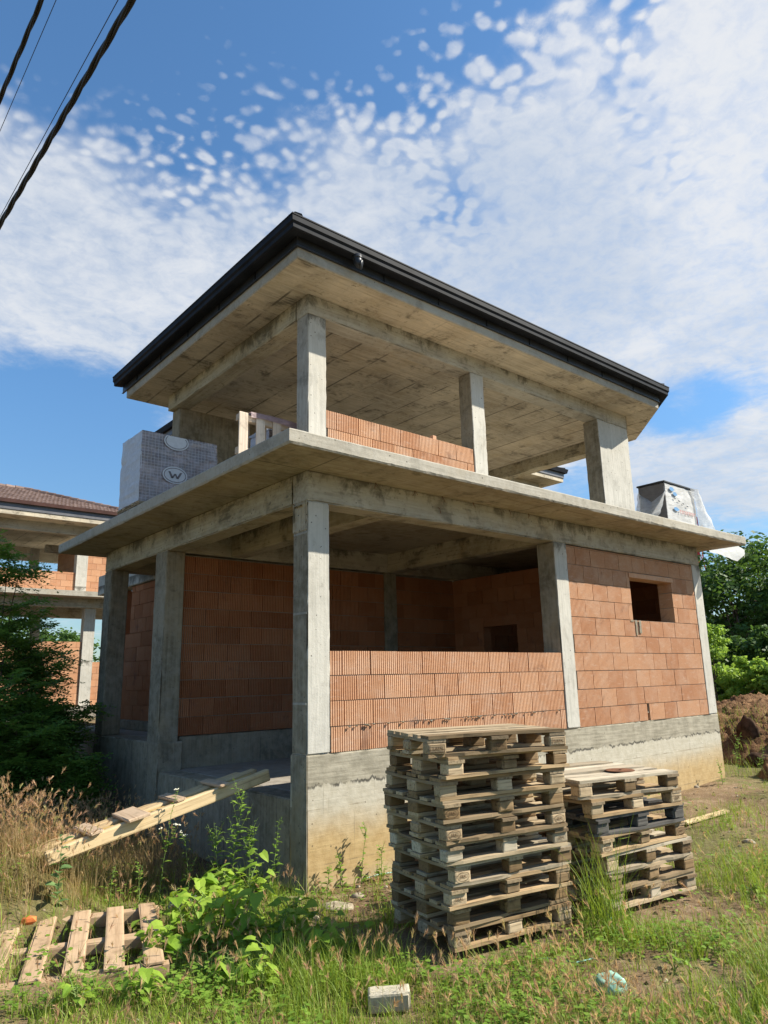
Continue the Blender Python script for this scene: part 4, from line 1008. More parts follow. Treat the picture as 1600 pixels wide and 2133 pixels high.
# tall golden stand at the left between the lying pallet and the trees
n = 8000; lx = RS.uniform(-4.2, -.12, n); ly = RS.uniform(.7, 7.0, n)
kk = [i for i in range(n) if random.random() < smooth(-.2, .15, nz(lx[i], ly[i], .8, 3)+.25)*smooth(.6, 1.5, ly[i]+.5*(-lx[i]-1.2))*smooth(-.1, -.7, lx[i])*(1 if ly[i] < 4.5 else .5)]
ex, ey = RS.uniform(-3.4, -1.8, 800), RS.uniform(.30, 1.25, 800); lx, ly = np.concatenate([lx[kk], ex]), np.concatenate([ly[kk], ey]); barley(lx, ly, .47, 'dry_grass', .062)
n2 = len(lx); d2, _, _ = blades(np.repeat(lx, 3)+RS.normal(0, .05, n2*3), np.repeat(ly, 3)+RS.normal(0, .05, n2*3), RS.uniform(.12, .42, n2*3), RS.uniform(.001, .0028, n2*3), RS.uniform(.2, 1., n2*3), RS.uniform(0, 1, n2*3), 'dry_grass', M_DRY); tag(d2, kind='stuff')
# ground-hugging small leaves
def leaflets(xs, ys, zs, size, tint, name, mat, flat=.5, parent=None):
    n = len(xs); az = RS.uniform(0, 2*math.pi, n); el = RS.uniform(-.1, 1.0, n)*flat
    D = np.stack([np.cos(az)*np.cos(el), np.sin(az)*np.cos(el), np.sin(el)], 1); S = np.stack([-np.sin(az), np.cos(az), RS.uniform(-.35, .35, n)], 1); S /= np.linalg.norm(S, axis=1)[:, None]
    C = np.stack([xs, ys, zs], 1); L = size[:, None]; Wd = L*RS.uniform(.28, .45, n)[:, None]; dn = np.array([0, 0, -1.])*L*.12
    V = np.stack([C, C+D*L*.35+S*Wd, C+D*L*.8+S*Wd*.55+dn, C+D*L+dn*1.5, C+D*L*.8-S*Wd*.55+dn, C+D*L*.35-S*Wd], 1)
    b = (np.arange(n)*6)[:, None]; Q = np.concatenate([np.concatenate([b, b+1, b+2, b+3], 1), np.concatenate([b, b+3, b+4, b+5], 1)], 0)
    return np_obj(name, V.reshape(-1, 3), Q, np.concatenate([tint, tint]), mat, parent)
cx, cy = pick(15000, 2.2, 14, lambda x, y: (1-.85*bare(x, y))*smooth(-.25, .2, nz(x, y, 1.3, 17)), 1.1)
k = RS.randint(3, 9, len(cx)); xs = np.repeat(cx, k)+RS.normal(0, .035, k.sum()); ys = np.repeat(cy, k)+RS.normal(0, .035, k.sum()); zb = np.repeat(np.array([ground_z(x, y) for x, y in zip(cx, cy)]), k)
lf = leaflets(xs, ys, zb+RS.uniform(.01, .13, len(xs)), RS.uniform(.014, .05, len(xs)), np.clip(np.repeat(RS.uniform(0, 1, len(cx)), k)+RS.normal(0, .15, len(xs)), 0, 1), 'low_weeds', M_WEED); tag(lf, kind='stuff')

# thin grass over the spoil and its foot
mx = RS.uniform(8.6, 11.6, 1500); my = RS.uniform(-3.2, 1.4, 1500); mz = np.array([max(ground_z(a, b), -.95+1.02*max(0, 1-(((a-13.4)/3.6)**2+((b-.6)/4.6)**2)**1.1)**.8 if ((a-13.4)/3.6)**2+((b-.6)/4.6)**2 < 1 else -9) for a, b in zip(mx, my)])
mg, _, _ = blades(mx, my, RS.uniform(.1, .38, 1500), RS.uniform(.002, .004, 1500), RS.uniform(.2, .9, 1500), RS.uniform(0, 1, 1500), 'grass', M_GRASS, zs=mz-.03); tag(mg, kind='stuff')
# ---- single weeds as plants
def stem_pts(h, lean, az, n=8, wig=.02):
    return [Vector((math.cos(az)*lean*h*(i/n)**1.6+random.uniform(-wig, wig)*(i > 0)*h*.4, math.sin(az)*lean*h*(i/n)**1.6+random.uniform(-wig, wig)*(i > 0)*h*.4, h*i/n)) for i in range(n+1)]
def leaf_shape(mb, base, dirv, L, Wd, ti, droop=.3, heart=False, seg=4, fold=.18):
    d = Vector(dirv).normalized(); s = d.cross(Vector((0, 0, 1))); s = s if s.length > .1 else Vector((1, 0, 0)); s.normalize(); s = (s+Vector((0, 0, random.uniform(-.45, .45)))).normalized(); u = s.cross(d)
    prof = [(0, .10), (.12, .85), (.35, 1.), (.65, .72), (.88, .3), (1, .02)] if heart else [(0, .06), (.22, .7), (.48, 1.), (.75, .7), (1, .02)]
    vs = []
    for t, w in prof:
        p = Vector(base)+d*L*t+Vector((0, 0, -droop*L*t*t)); q = u*(-fold*Wd*w)
        vs += [p-s*Wd*w-q, p, p+s*Wd*w-q]
    if heart: vs[3] += -d*L*.16; vs[5] += -d*L*.16
    fs = []
    for i in range(len(prof)-1): a = i*3; fs += [(a, a+1, a+4, a+3), (a+1, a+2, a+5, a+4)]
    mb.add(vs, fs, 0, ti)
def broad_plant(x, y, h, n, L, label, mat=M_BROAD, spread=.35, group=None, name='broadleaf_weed'):
    z = ground_z(x, y); r = empty(name, (x, y, z), label, 'weed', group); sm = MB(); lm = MB()
    for s in range(max(3, n//7)):
        az = random.uniform(0, 6.28); pts = stem_pts(h*random.uniform(.55, 1.), spread, az); sm.tube(pts, [.006*(1-.7*i/8) for i in range(9)], 5)
        for q in range(7):
            k = random.randint(2, 8); p = pts[k]; a = random.uniform(0, 6.28); d = Vector((math.cos(a), math.sin(a), random.uniform(.0, .9))); pe = p+d*random.uniform(.03, .07); sm.tube([p, pe], .002, 4)
            l = L*random.uniform(.55, 1.15); leaf_shape(lm, pe, (d.x, d.y, random.uniform(-.5, .5)), l, l*random.uniform(.36, .48), random.random(), .35, True)
    sm.obj('stem', M_STEM, r); lm.obj('leaves', mat, r); return r
def tall_weed(x, y, h, label, n=16, L=.07, W=.014, mat=M_WEED, flowers=0, lean=.12, z=None, branch=4):
    z = ground_z(x, y) if z is None else z; r = empty('tall_weed', (x, y, z), label, 'weed'); sm = MB(); lm = MB(); fl = MB(); az = random.uniform(0, 6.28)
    pts = stem_pts(h, lean, az, 10, .012); sm.tube(pts, [.005*(1-.75*i/10) for i in range(11)], 5); ends = [pts[-1]]
    def leaves(P, cnt, sc):
        for q in range(cnt):
            t = (q+1)/(cnt+1); f = t*(len(P)-1); i = int(f); p = P[i].lerp(P[min(i+1, len(P)-1)], f-i); a = q*2.4+random.uniform(-.4, .4); l = L*sc*random.uniform(.6, 1.2)*(1.15-.7*t)
            leaf_shape(lm, p, (math.cos(a), math.sin(a), random.uniform(.25, 1.)), l, l*W/L*random.uniform(.8, 1.3), random.random(), .4)
    leaves(pts, n, 1.)
    for b in range(branch):
        i = random.randint(4, 9); a = random.uniform(0, 6.28); bl = h*random.uniform(.12, .3); P = [pts[i]+Vector((math.cos(a)*bl*.5*t, math.sin(a)*bl*.5*t, bl*t)) for t in (0, .33, .66, 1)]
        sm.tube(P, [.003, .0025, .002, .001], 4); leaves(P, 5, .7); ends.append(P[-1])
    if flowers:
        for e in ends[:flowers]:
            for q in range(4):
                c = e+Vector((random.uniform(-.018, .018), random.uniform(-.018, .018), random.uniform(0, .012))); fl.tube([c, c+Vector((0, 0, .006)), c+Vector((0, 0, .011))], [.004, .009, .003], 6)
    sm.obj('stem', M_STEM, r); lm.obj('leaves', mat, r)
    if flowers: fl.obj('flower', M_FLOWER, r)
    return r
def spot(px, py, z=-1.15):      # ground position for a plant
    d = sky_dir(px, py)
    for _ in range(25):
        t = (z-CAM[2])/d[2]; x, y = float(CAM[0]+d[0]*t), float(CAM[1]+d[1]*t); z = .5*z+.5*ground_z(x, y)
    return x, y
bl = [(415, 1990, 0.38, 41, 0.111, 'bright broad-leaved weed just right of the lying pallet'), (500, 1985, 0.40, 49, 0.111, 'leafy weed in the middle of the bright green clump'), (575, 1990, 0.38, 45, 0.104, 'bright leafy weed with large heart-shaped leaves below the house corner'),
      (650, 2030, 0.30, 41, 0.098, 'leafy weed at the right end of the green clump'), (330, 2010, 0.33, 30, 0.111, 'broad-leaved weed overlapping the front edge of the lying pallet'), (470, 2060, 0.28, 38, 0.098, 'low leafy weed in front of the green clump'), (545, 2080, 0.25, 34, 0.091, 'low broad-leaved weed nearest the lane below the clump'),
      (290, 2090, 0.20, 26, 0.078, 'low leafy weed below the lying pallet'), (730, 2010, 0.25, 30, 0.091, 'leafy weed left of the pale block in the grass'), (160, 2110, 0.18, 22, 0.072, 'small broad-leaved weed at the lower left corner'), (430, 1930, 0.47, 45, 0.117, 'tall broad-leaved weed behind the clump beside the pallet'), (510, 1925, 0.53, 49, 0.117, 'tallest broad-leaved weed standing in front of the shaded plinth')]
bl += [(385, 1955, .34, 34, .11, 'bright leafy weed between the lying pallet and the tall bushy weed'), (610, 1950, .32, 34, .11, 'bright leafy weed leaning toward the house corner'), (680, 1985, .28, 30, .10, 'bright leafy weed where the clump meets the shadow of the pallets'), (455, 1965, .40, 40, .12, 'large-leaved weed at the heart of the green clump')]
for px, py, h, n, L, lab in bl: broad_plant(*spot(px, py), h, n, L, lab)
for px, py, h, n, L, lab in ((1405, 2030, .10, 12, .045, 'small vine-like weed on the soil right of the green bag'), (1575, 1870, .12, 12, .05, 'leafy weed at the right edge of the picture'), (1330, 2100, .07, 9, .035, 'tiny leafy weed below the green bag')): broad_plant(*spot(px, py), h, n, L, lab, spread=.6)
tw = [(330, 1900, 1.0, 'tall thin weed with cream flower heads in front of the ramp', dict(n=34, L=.09, W=.016, flowers=4)), (392, 1905, .62, 'slender weed with a small flower right of the flowering weed', dict(n=22, L=.08, W=.015, flowers=2)),
      (478, 1895, .98, 'tall bushy weed rising before the shaded plinth wall', dict(n=46, L=.15, W=.020, branch=10)), (455, 1900, .72, 'feathery weed left of the tall bushy weed', dict(n=38, L=.13, W=.014, branch=8)), (525, 1890, .62, 'branching weed between the tall bushy weed and the spindly one', dict(n=30, L=.10, W=.024, branch=10)),
      (566, 1885, .70, 'single spindly weed standing before the plinth near the house corner', dict(n=30, L=.10, W=.018, branch=3)), (225, 1905, .34, 'short dry weed with thin leaves behind the lying pallet', dict(n=16, L=.07, W=.012)), (290, 1920, .42, 'small green weed behind the right end of the lying pallet', dict(n=16, L=.07, W=.013))]
for px, py, h, lab, kw in tw: tall_weed(*spot(px, py, -1.2), h, lab, **kw)
tall_weed(*spot(118, 1890, -1.2), .50, 'blue-green weed with long lobed leaves behind the lying pallet', n=16, L=.15, W=.035, mat=M_BLUEW, branch=2)
for x, y, h, lab in ((.30, -.16, .34, 'thin seedling against the plinth near the corner'), (.55, -.12, .52, 'thin tall seedling against the ochre plinth'), (.80, -.12, .30, 'seedling against the plinth just left of the pallets'), (.08, -.22, .28, 'leafy seedling at the foot of the house corner'), (1.05, -.35, .40, 'leafy seedling beside the taller pallet stack'),
                     (7.75, -.25, .40, 'leafy seedling casting a shadow on the far end of the plinth'), (8.75, -.05, .62, 'green bushy weed by the far end of the plinth'), (9.0, -.35, .45, 'green weed before the dirt mound'), (8.5, -.75, .3, 'small weed between plinth end and mound')):
    tall_weed(x, y, h, lab, n=16, L=.09, W=.022, branch=3 if h < .6 else 7)
# tuft of long grass between the two pallet stacks
n = 150; xs = RS.normal(1.02, .10, n); ys = RS.normal(-2.52, .09, n); t, tops, dd = blades(xs, ys, RS.uniform(.3, .95, n), RS.uniform(.002, .004, n), RS.uniform(.15, .75, n), RS.uniform(0, .6, n), 'grass_tuft', M_GRASS, segs=6); tag(t, 'tuft of long green grass growing between the two pallet stacks', 'grass tuft')

# ---- trees
def leaf_cloud(centres, radii, per, size, name, mat, parent, seed=0, flat=.7, aspect=.5):
    n = per*len(centres); C = np.repeat(np.array(centres), per, 0); rr = np.repeat(np.array(radii), per)
    v = RS.normal(0, 1, (n, 3)); v /= np.linalg.norm(v, axis=1)[:, None]; v[:, 2] *= flat; P = C+v*(rr*RS.uniform(.15, 1., n)**.6)[:, None]
    az = RS.uniform(0, 6.28, n); el = RS.uniform(-.7, .5, n); D = np.stack([np.cos(az)*np.cos(el), np.sin(az)*np.cos(el), np.sin(el)], 1); S = np.cross(D, v+RS.normal(0, .4, (n, 3))); S /= np.linalg.norm(S, axis=1)[:, None]
    L = (size*RS.uniform(.6, 1.3, n))[:, None]; V = np.stack([P, P+D*L*.5+S*L*aspect*.5, P+D*L, P+D*L*.5-S*L*aspect*.5], 1)
    T = np.clip(np.repeat(RS.uniform(0, 1, len(centres)), per)*.6+RS.uniform(0, .4, n), 0, 1)
    return np_obj(name, V.reshape(-1, 3), np.arange(n*4).reshape(-1, 4), T, mat, parent)
def tree(x, y, z, h, r, label, per=230, clumps=34, size=.2, mat=M_FARL, trunk=.16, name='tree', group=None, low=.28, aspect=.55):
    t = empty(name, (x, y, z), label, 'tree', group); tb = MB(); c = []; rad = []
    top = Vector((random.uniform(-.1, .1)*h, random.uniform(-.1, .1)*h, h*.72)); tp = [Vector((0, 0, -.3)), Vector((random.uniform(-.04, .04)*h, random.uniform(-.04, .04)*h, h*.3)), top*.75, top]; tb.tube(tp, [trunk, trunk*.75, trunk*.45, trunk*.15], 8)
    for k in range(clumps):
        a = k*2.399+random.uniform(-.4, .4); u = (k+.5)/clumps; zz = h*(low+(1-low)*u); pr = r*math.sin(math.pi*min(1, .12+.86*(u**.8)))**.7*random.uniform(.45, 1.05)
        p = Vector((math.cos(a)*pr, math.sin(a)*pr, zz)); c.append(p); rad.append(r*random.uniform(.2, .38))
        if k % 3 == 0: b = tp[1].lerp(top, random.uniform(0, .9)); tb.tube([b, b.lerp(p, .5)+Vector((0, 0, .08*h)), p], [trunk*.32, trunk*.2, trunk*.05], 5)
    tb.obj('trunk', M_BARK, t); leaf_cloud(c, rad, per, size, 'crown', mat, t, aspect=aspect); return t
tree(30.5, 8.0, -1, 7.3, 4.4, 'tallest dark tree at the right edge behind the vines', 300, 46, .24)
tree(27.3, 8.0, -1, 6.0, 2.2, 'dark tree with gaps of sky just right of the house', 170, 34, .2)
tree(38, 13.0, -1, 4.6, 2.6, 'dark tree farther back behind the far end of the house', 260, 36, .25)
tree(37, 8.6, -1, 7.0, 3.8, 'broad dark tree between the tall tree and the house', 320, 40, .25)
tree(30, 4.2, -1, 7.3, 4.0, 'dark tree mostly beyond the right edge', 260, 40, .25)
def bush(x, y, h, r, label, mat, per=150, clumps=22, size=.11, name='shrub', cat='shrub', group=None):
    t = tree(x, y, ground_z(x, y) if x < 18 else -.6, h, r, label, per, clumps, size, mat, .03, name, group, .12, .8); t['category'] = cat; return t
bush(17.5, 4.35, 2.6, .8, 'light green upright shrub nearest the end of the house', M_VINE, 150, 20, .10)
bush(18.2, 3.5, 1.5, 1.0, 'leafy vine bush left of the trellis post', M_VINE, 150, 24, .13, 'vine', 'vine')
bush(18.4, 2.2, 1.75, 1.15, 'large bright grapevine over the leaning trellis poles', M_VINE, 170, 30, .14, 'vine', 'vine')
bush(17.6, 1.0, 1.9, 1.0, 'bright grapevine at the right edge above the mound', M_VINE, 160, 24, .14, 'vine', 'vine')
bush(19.3, 3.0, 1.3, 1.5, 'dark low shrub in the shade behind the vines', M_FARL, 200, 26, .13)
for k, (x, y) in enumerate(((22, 6.6), (22.5, 4.6), (22.2, 2.6))): bush(x, y, 2.6, 1.7, ['dark hedge shrub beside the tower foot', 'dark hedge shrub between vines and trees', 'dark hedge shrub at the right edge'][k], M_FARL, 260, 28, .16)
for k, (a, b) in enumerate((((17.6, 3.5, .0), (17.9, 2.2, 1.05)), ((17.3, 1.75, -.5), (17.35, 1.95, .85)), ((17.5, 2.2, .95), (17.6, .6, .75)), ((18, 1.8, .9), (17.6, 2.25, 1.7)))):
    mb = MB(); mb.tube([a, b], .035, 7); o = mb.obj('trellis_pole', M_BARK); tag(o, ['long leaning trellis pole among the vine leaves', 'upright dark trellis post at the right edge', 'level trellis pole carrying the grapevine', 'short slanting pole sticking up from the grapevine'][k], 'pole')
# trees behind the neighbour
for k, (x, y, h) in enumerate(((2, 40, 5.), (6.5, 42, 5.5), (-3, 41, 5), (11, 45, 5))): tree(x, y, -1, h, 3.2, ['tree seen through the neighbour house below its lower ceiling', 'tree behind the right columns of the neighbour house', 'tree behind the left part of the neighbour house', 'tree far behind the gap between the two houses'][k], 160, 26, .3)
# robinia thicket at the left: pinnate leaves
def robinia(x, y, h, r, fronds, label, stems=4):
    z = ground_z(x, y); t = empty('young_robinia_tree', (x, y, z), label, 'young tree'); tb = MB(); V = []; T = []
    tips = []
    for s in range(stems):
        az = random.uniform(0, 6.28); l = random.uniform(.05, .3)*r; P = [Vector((math.cos(az)*l*1.6*(i/6)**1.3+random.uniform(-.03, .03), math.sin(az)*l*1.6*(i/6)**1.3+random.uniform(-.03, .03), h*random.uniform(.8, 1.)*i/6)) for i in range(7)]
        tb.tube(P, [.022*(1-.8*i/6) for i in range(7)], 6)
        for b in range(9):
            f = random.uniform(.8, 6); i = min(5, int(f)); p = P[i].lerp(P[i+1], f-i); a = random.uniform(0, 6.28); bl = r*random.uniform(.3, 1.)*(.95-.06*abs(f-3.6)); e = p+Vector((math.cos(a)*bl, math.sin(a)*bl, bl*random.uniform(.05, .5))); tb.tube([p, p.lerp(e, .5)+Vector((0, 0, .05)), e], [.008, .006, .002], 4); tips.append((p, e))
        tips.append((P[4], P[6])); tips.append((P[2], P[5]))
    for k in range(fronds):
        p, e = random.choice(tips); b = p.lerp(e, random.uniform(.25, 1.)); a = random.uniform(0, 6.28); d = Vector((math.cos(a), math.sin(a), random.uniform(-.3, .9))).normalized(); s = d.cross(Vector((0, 0, 1))).normalized(); Lf = random.uniform(.26, .46); ti = random.random()*.7; dr = random.uniform(.2, .5)
        for q in range(7):
            t_ = (q+1)/7.3; c = b+d*Lf*t_+Vector((0, 0, -dr*Lf*t_*t_))
            for sg in (-1, 1):
                dd = (s*sg+d*.35+Vector((random.uniform(-.2, .2), random.uniform(-.2, .2), random.uniform(-.6, .35)))).normalized(); l = .078*random.uniform(.8, 1.2)*(1.1-.4*t_); w = d*.019
                V += [c, c+dd*l*.5+w, c+dd*l, c+dd*l*.5-w]; T.append(min(1, ti+random.random()*.3))
    tb.obj('trunk', M_BARK, t); V = np.array([tuple(v) for v in V]); np_obj('crown', V, np.arange(len(V)).reshape(-1, 4), np.array(T), M_ROBIN, t); return t
robinia(-1.55, 6.1, 4.2, 1.1, 1300, 'tallest young robinia tree at the left edge', 5)
robinia(-.95, 6.6, 3.0, .95, 900, 'young robinia between the tallest one and the house column')
robinia(-.75, 5.6, 1.75, .65, 1000, 'low robinia bush at the foot of the left house column')
robinia(-1.25, 4.9, 1.5, .85, 1200, 'dark robinia bush in front of the tallest one')
robinia(-1.9, 5.3, 2.3, .95, 850, 'robinia bush at the left edge beside the dry grass')
robinia(-.62, 7.7, 2.6, .7, 700, 'slim robinia behind the left house column')
robinia(-.45, 6.75, 1.5, .6, 900, 'low robinia bush touching the shaded side wall', 4)
robinia(-.9, 4.55, .95, .5, 600, 'smallest robinia bush in front by the dry grass', 3)
robinia(-2.4, 7.6, 3.2, 1.3, 1300, 'robinia farthest back at the left edge')

# ---- mast far away
dm = sky_dir(1471, 1300); T0 = CAM+dm*(260/math.hypot(dm[0], dm[1]))
mast = empty('telecom_mast', (T0[0], T0[1], -2), 'distant red and white lattice mast beside the house end', 'mast'); mh = 260*.208
for k in range(9):
    z0, z1 = mh*k/9, mh*(k+1)/9; m_ = MB(); w0, w1 = 2.4-1.5*k/9, 2.4-1.5*(k+1)/9
    for sx in (-1, 1):
        for sy in (-1, 1): m_.tube([(sx*w0, sy*w0, z0), (sx*w1, sy*w1, z1)], .18, 4)
        m_.tube([(-w0*sx, -w0, z0), (w1*sx, -w1, z1)], .12, 4); m_.tube([(-w0, -w0*sx, z0), (-w1, w1*sx, z1)], .12, 4)
    m_.tube([(0, 0, z0), (0, 0, z1)], .5, 6)
    m_.obj('mast_section', M_REDT if k % 2 == 0 else M_WHT, mast)
m_ = MB(); m_.tube([(0, 0, mh*.80), (0, 0, mh*.845)], 2.5, 10); m_.tube([(0, 0, mh*.90), (0, 0, mh*.915)], 2.2, 10); m_.obj('antenna_platform', M_REDT, mast)
m_ = MB()
for k in range(9): a = k*.7; m_.tube([(2.6*math.cos(a), 2.6*math.sin(a), mh*(.80+.1*(k % 2))), (2.6*math.cos(a), 2.6*math.sin(a), mh*(.84+.1*(k % 2)))], .42, 6)
m_.obj('antenna', M_WHT, mast)

# ================================================================== SMALL THINGS ON THE GROUND
gz = lambda x, y, d=0: (x, y, ground_z(x, y)+d)
x, y = spot(812, 2105, -1.02)
mb = MB(); conc_box(mb, (-.125, -.06, 0), (.125, .06, .105), .03, .006, 0, 4.); o = mb.obj('concrete_block', M_AERO, loc=gz(x, y, .01)); o.rotation_euler = (R(3), R(-2), R(-38)); tag(o, 'pale aerated concrete block lying in the grass at the front', 'block')
x, y = spot(1272, 2066, -1.02); lump('plastic_bag', gz(x, y, .04), (.105, .07, .065), M_GREENBAG, 5.5, 'crumpled pale green plastic bag in the grass', 'plastic bag', 4, .3, R(-40))
x, y = spot(385, 1897, -1.15); lump('plastic_bag', gz(x, y, .06), (.12, .08, .06), M_SILVER, 7.5, 'crumpled clear plastic film in the weeds beside the pallet', 'plastic film', 4, .45)
x, y = spot(60, 1925, -1.15); sh = lump('brick_shard', gz(x, y, .03), (.06, .035, .035), M_ORANGE, 2.5, 'orange brick shard between the boards of the lying pallet', 'brick shard', 1, .5)
for p in sh.data.polygons: p.use_smooth = False
x, y = spot(1130, 1812+30, -1.2)
for k, (px, py, r, lab) in enumerate(((700, 1890, (.16, .11, .03), 'flat grey rubble slab at the foot of the house corner'), (655, 1915, (.05, .04, .03), 'small grey rubble piece left of the flat slab'), (745, 1868, (.07, .05, .03), 'rubble piece beside the flat slab near the pallets'), (610, 1872, (.11, .03, .015), 'thin pale wood scrap at the house corner'), (1560, 1755, (.07, .05, .03), 'pale stone on the bare soil at the right'), (1450, 1615+25, (.06, .05, .03), 'pale stone near the far end of the plinth'))):
    x, y = spot(px, py, -1.18); lump('rubble', gz(x, y, .005), r, M_STONE, k*3.1, lab, 'rubble', 2, .3, random.uniform(0, 3))
# loose stones and clods strewn over the bare strip
V = []; F = []; T = []
sx, sy = in_view(3.5, 14, 2200, .9); mbs = MB()
for x, y in zip(sx, sy):
    if not free(x, y) or random.random() > .25+.75*bare(x, y): continue
    r = random.uniform(.005, .022)*(1.8 if random.random() < .06 else 1); z = ground_z(x, y)+r*.2; k = [random.uniform(.6, 1.3) for _ in range(6)]
    mbs.add([(x+r*k[0], y, z), (x, y+r*k[1], z), (x-r*k[2], y, z), (x, y-r*k[3], z), (x, y, z+r*k[4]*.7), (x, y, z-r)], [(0, 1, 4), (1, 2, 4), (2, 3, 4), (3, 0, 4), (1, 0, 5), (2, 1, 5), (3, 2, 5), (0, 3, 5)], 0 if random.random() < .35 else 1, random.random())
for k in range(len(mbs.f)//8):
    if k % 23 == 0: mbs.mi[k*8:k*8+8] = [2]*8
o = mbs.obj('gravel', [M_STONE, M_CLOD, M_CLAYF]); tag(o, kind='stuff')
# old board on the soil at the right
x0, y0 = spot(1425, 1722, -1.08); x1, y1 = spot(1515, 1695, -1.06); mb = MB(); Lb = math.hypot(x1-x0, y1-y0); conc_box(mb, (0, -.05, 0), (Lb, .05, .035), .12, .008, 0, 5.); mb.ti = [.95]*len(mb.f)
o = mb.obj('wooden_board', M_PLANK, loc=gz(x0, y0, .02)); o.rotation_euler = (0, R(-1), math.atan2(y1-y0, x1-x0)); tag(o, 'weathered white board lying on soil right of the shorter pallet stack', 'board')
# discarded strapping
for k, pts in enumerate((((1120, 2008), (1150, 2003), (1200, 2012), (1235, 2005), (1250, 2012)), ((1236, 1880), (1258, 1900), (1275, 1925), (1290, 1950)), ((760, 1838), (790, 1826), (815, 1822), (830, 1822)))):
    P = [Vector(gz(*spot(px, py, -1.12), .02+random.uniform(0, .02))) for px, py in pts]; mb = MB(); mb.tube(P, .006, 5); o = mb.obj('plastic_strap', M_TEAL); tag(o, ['teal plastic strap winding through grass before the taller stack', 'teal strap end curling in front of the shorter pallet stack', 'teal strap lying by the plinth left of the pallets'][k], 'strap')

# ================================================================== LIGHT AND SKY
SUN = Vector((.97, -.735, 1.0)).normalized()
sd = bpy.data.lights.new('sun', 'SUN'); sd.energy = 5.0; sd.angle = R(.55); sd.color = (1., .93, .80); so = bpy.data.objects.new('sun', sd); COL.objects.link(so)
so.rotation_euler = (-SUN).to_track_quat('-Z', 'Y').to_euler(); so.location = (20, -15, 20)
w = bpy.data.worlds.new('World'); scn.world = w; w.use_nodes = True; t = NT(w.node_tree)
sk = t.n('ShaderNodeTexSky', sky_type='NISHITA'); sk.sun_disc = False; sk.sun_elevation = math.asin(SUN.z); sk.sun_rotation = math.atan2(SUN.x, SUN.y); sk.altitude = 100; sk.air_density = 1.0; sk.dust_density = .6; sk.ozone_density = 1.6
dv = t.vm('NORMALIZE', t.n('ShaderNodeTexCoord').outputs['Generated'])
sp = t.n('ShaderNodeSeparateXYZ'); t.l(dv, sp.inputs[0])
zz = t.math('MAXIMUM', t.math('ADD', sp.outputs[2], .10), .02)
pv = t.n('ShaderNodeCombineXYZ'); t.l(t.math('DIVIDE', sp.outputs[0], zz), pv.inputs[0]); t.l(t.math('DIVIDE', sp.outputs[1], zz), pv.inputs[1])
P = pv.outputs[0]
n_big = t.noise(P, 1.6, 8, .58, .25); n_mid = t.noise(P, 7.5, 7, .62, .5); n_fine = t.noise(P, 26, 6, .65, .4)
def blob(px, py, r0, r1, wt, sx=1.):
    c = sky_dir(px, py); d = t.vm('DOT_PRODUCT', dv, tuple(c)); a1, a0 = math.cos(math.atan(r1/FPX)), math.cos(math.atan(r0/FPX))
    return t.math('MULTIPLY', t.ss(d, a1, a0), wt)
acc = None
for b in ((900, 640, 200, 560, .85), (640, 440, 60, 300, .45), (200, 500, 120, 340, .80), (1330, 500, 120, 380, .5), (1530, 620, 100, 260, .75), (1180, 820, 60, 200, .4), (1590, 90, 40, 210, 1.0), (1250, 760, 80, 360, .35), (60, 600, 60, 330, .45), (1330, 180, 60, 380, .50), (1480, 960, 60, 170, .35), (480, 160, 30, 170, .32), (150, 190, 30, 200, .25),
          (420, 0, 100, 420, -.62), (880, 60, 60, 280, -.55), (70, 40, 100, 300, -.4), (110, 900, 40, 230, -1.0), (60, 1000, 60, 170, -.5), (1440, 850, 10, 110, -.75), (1520, 820, 10, 90, -.5), (1360, 880, 10, 80, -.4), (1080, 190, 40, 230, .30), (820, 230, 40, 220, .28), (1235, 985, 10, 90, -.5), (1390, 985, 20, 110, .9), (1570, 960, 40, 130, .9), (1300, 1080, 40, 140, .35)):
    v = blob(*b); acc = v if acc is None else t.math('ADD', acc, v)
dens = t.math('ADD', acc, t.math('MULTIPLY', t.math('SUBTRACT', n_big, .5), 1.15)); dens = t.math('ADD', dens, t.math('MULTIPLY', t.math('SUBTRACT', n_mid, .5), 1.0)); dens = t.math('ADD', dens, t.math('MULTIPLY', t.math('SUBTRACT', n_fine, .5), .5))
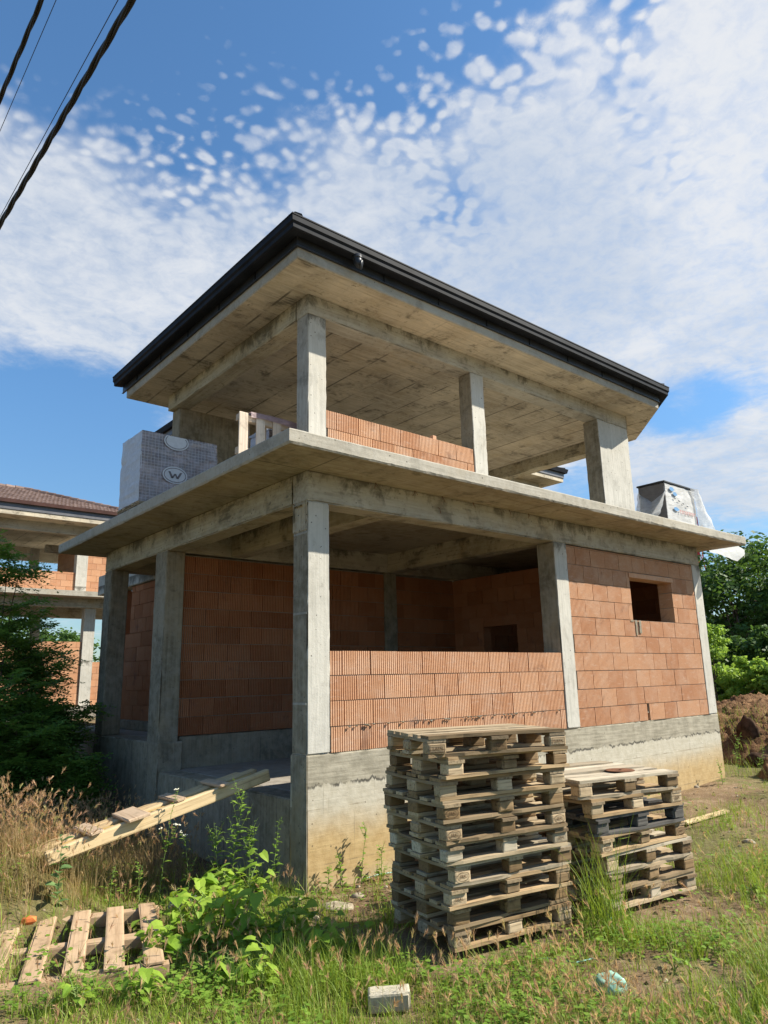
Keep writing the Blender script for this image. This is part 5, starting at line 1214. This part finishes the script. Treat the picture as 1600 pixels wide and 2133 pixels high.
# rippled altocumulus puffs where the sheet breaks up
vo = t.vor(t.vm('ADD', P, t.vm('MULTIPLY', t.noise(P, 5, 3, out='Color'), (.05, .05, 0))), 46, 'SMOOTH_F1')
puff = t.ss(t.math('ADD', vo.outputs['Distance'], t.math('MULTIPLY', t.math('SUBTRACT', n_fine, .5), .9)), .10, .66, .46, -.60)
rip = t.math('ADD', blob(1230, 220, 200, 480, 1.15), t.math('ADD', blob(640, 270, 80, 380, .8), blob(200, 260, 80, 300, .6)), clamp=False); rip = t.math('MINIMUM', rip, 1.15)
dens = t.math('ADD', dens, t.math('MULTIPLY', t.math('MULTIPLY', puff, rip), .85))
alpha = t.math('MULTIPLY', t.ss(dens, -.20, .98), t.ss(t.math('ADD', t.math('MULTIPLY', n_fine, .6), t.math('MULTIPLY', n_mid, .4)), .30, .62, .70, 1.))
shade = t.math('ADD', t.math('MULTIPLY', n_big, .6), t.math('MULTIPLY', n_mid, .45))
shade = t.math('ADD', shade, blob(1120, 520, 20, 330, -.22)); shade = t.math('ADD', shade, blob(1480, 150, 60, 420, .2)); shade = t.math('ADD', shade, blob(1450, 1040, 60, 220, -.1))
CL = 4.9
ccol = t.mix(t.ss(shade, .30, .72), (.70*CL, .78*CL, .90*CL), (.97*CL, .99*CL, 1.02*CL))
skc = t.mix(1., sk.outputs[0], t.mix(t.ss(sp.outputs[2], .0, .48), (.56, .68, .74), (.66, .97, 1.15)), 'MULTIPLY')
bg = t.n('ShaderNodeBackground'); t.l(t.mix(t.math('MULTIPLY', alpha, .94), skc, ccol), bg.inputs[0]); bg.inputs[1].default_value = .092
wo = t.n('ShaderNodeOutputWorld'); t.l(bg.outputs[0], wo.inputs[0])
w.cycles.sampling_method = 'MANUAL'; w.cycles.sample_map_resolution = 512
vs_ = scn.view_settings; vs_.view_transform = 'Standard'; vs_.look = 'None'; vs_.exposure = .95; vs_.gamma = 1; vs_.use_curve_mapping = False
scn.cycles.use_denoising = True; scn.cycles.max_bounces = 7; scn.cycles.transparent_max_bounces = 12; scn.cycles.sample_clamp_indirect = 6
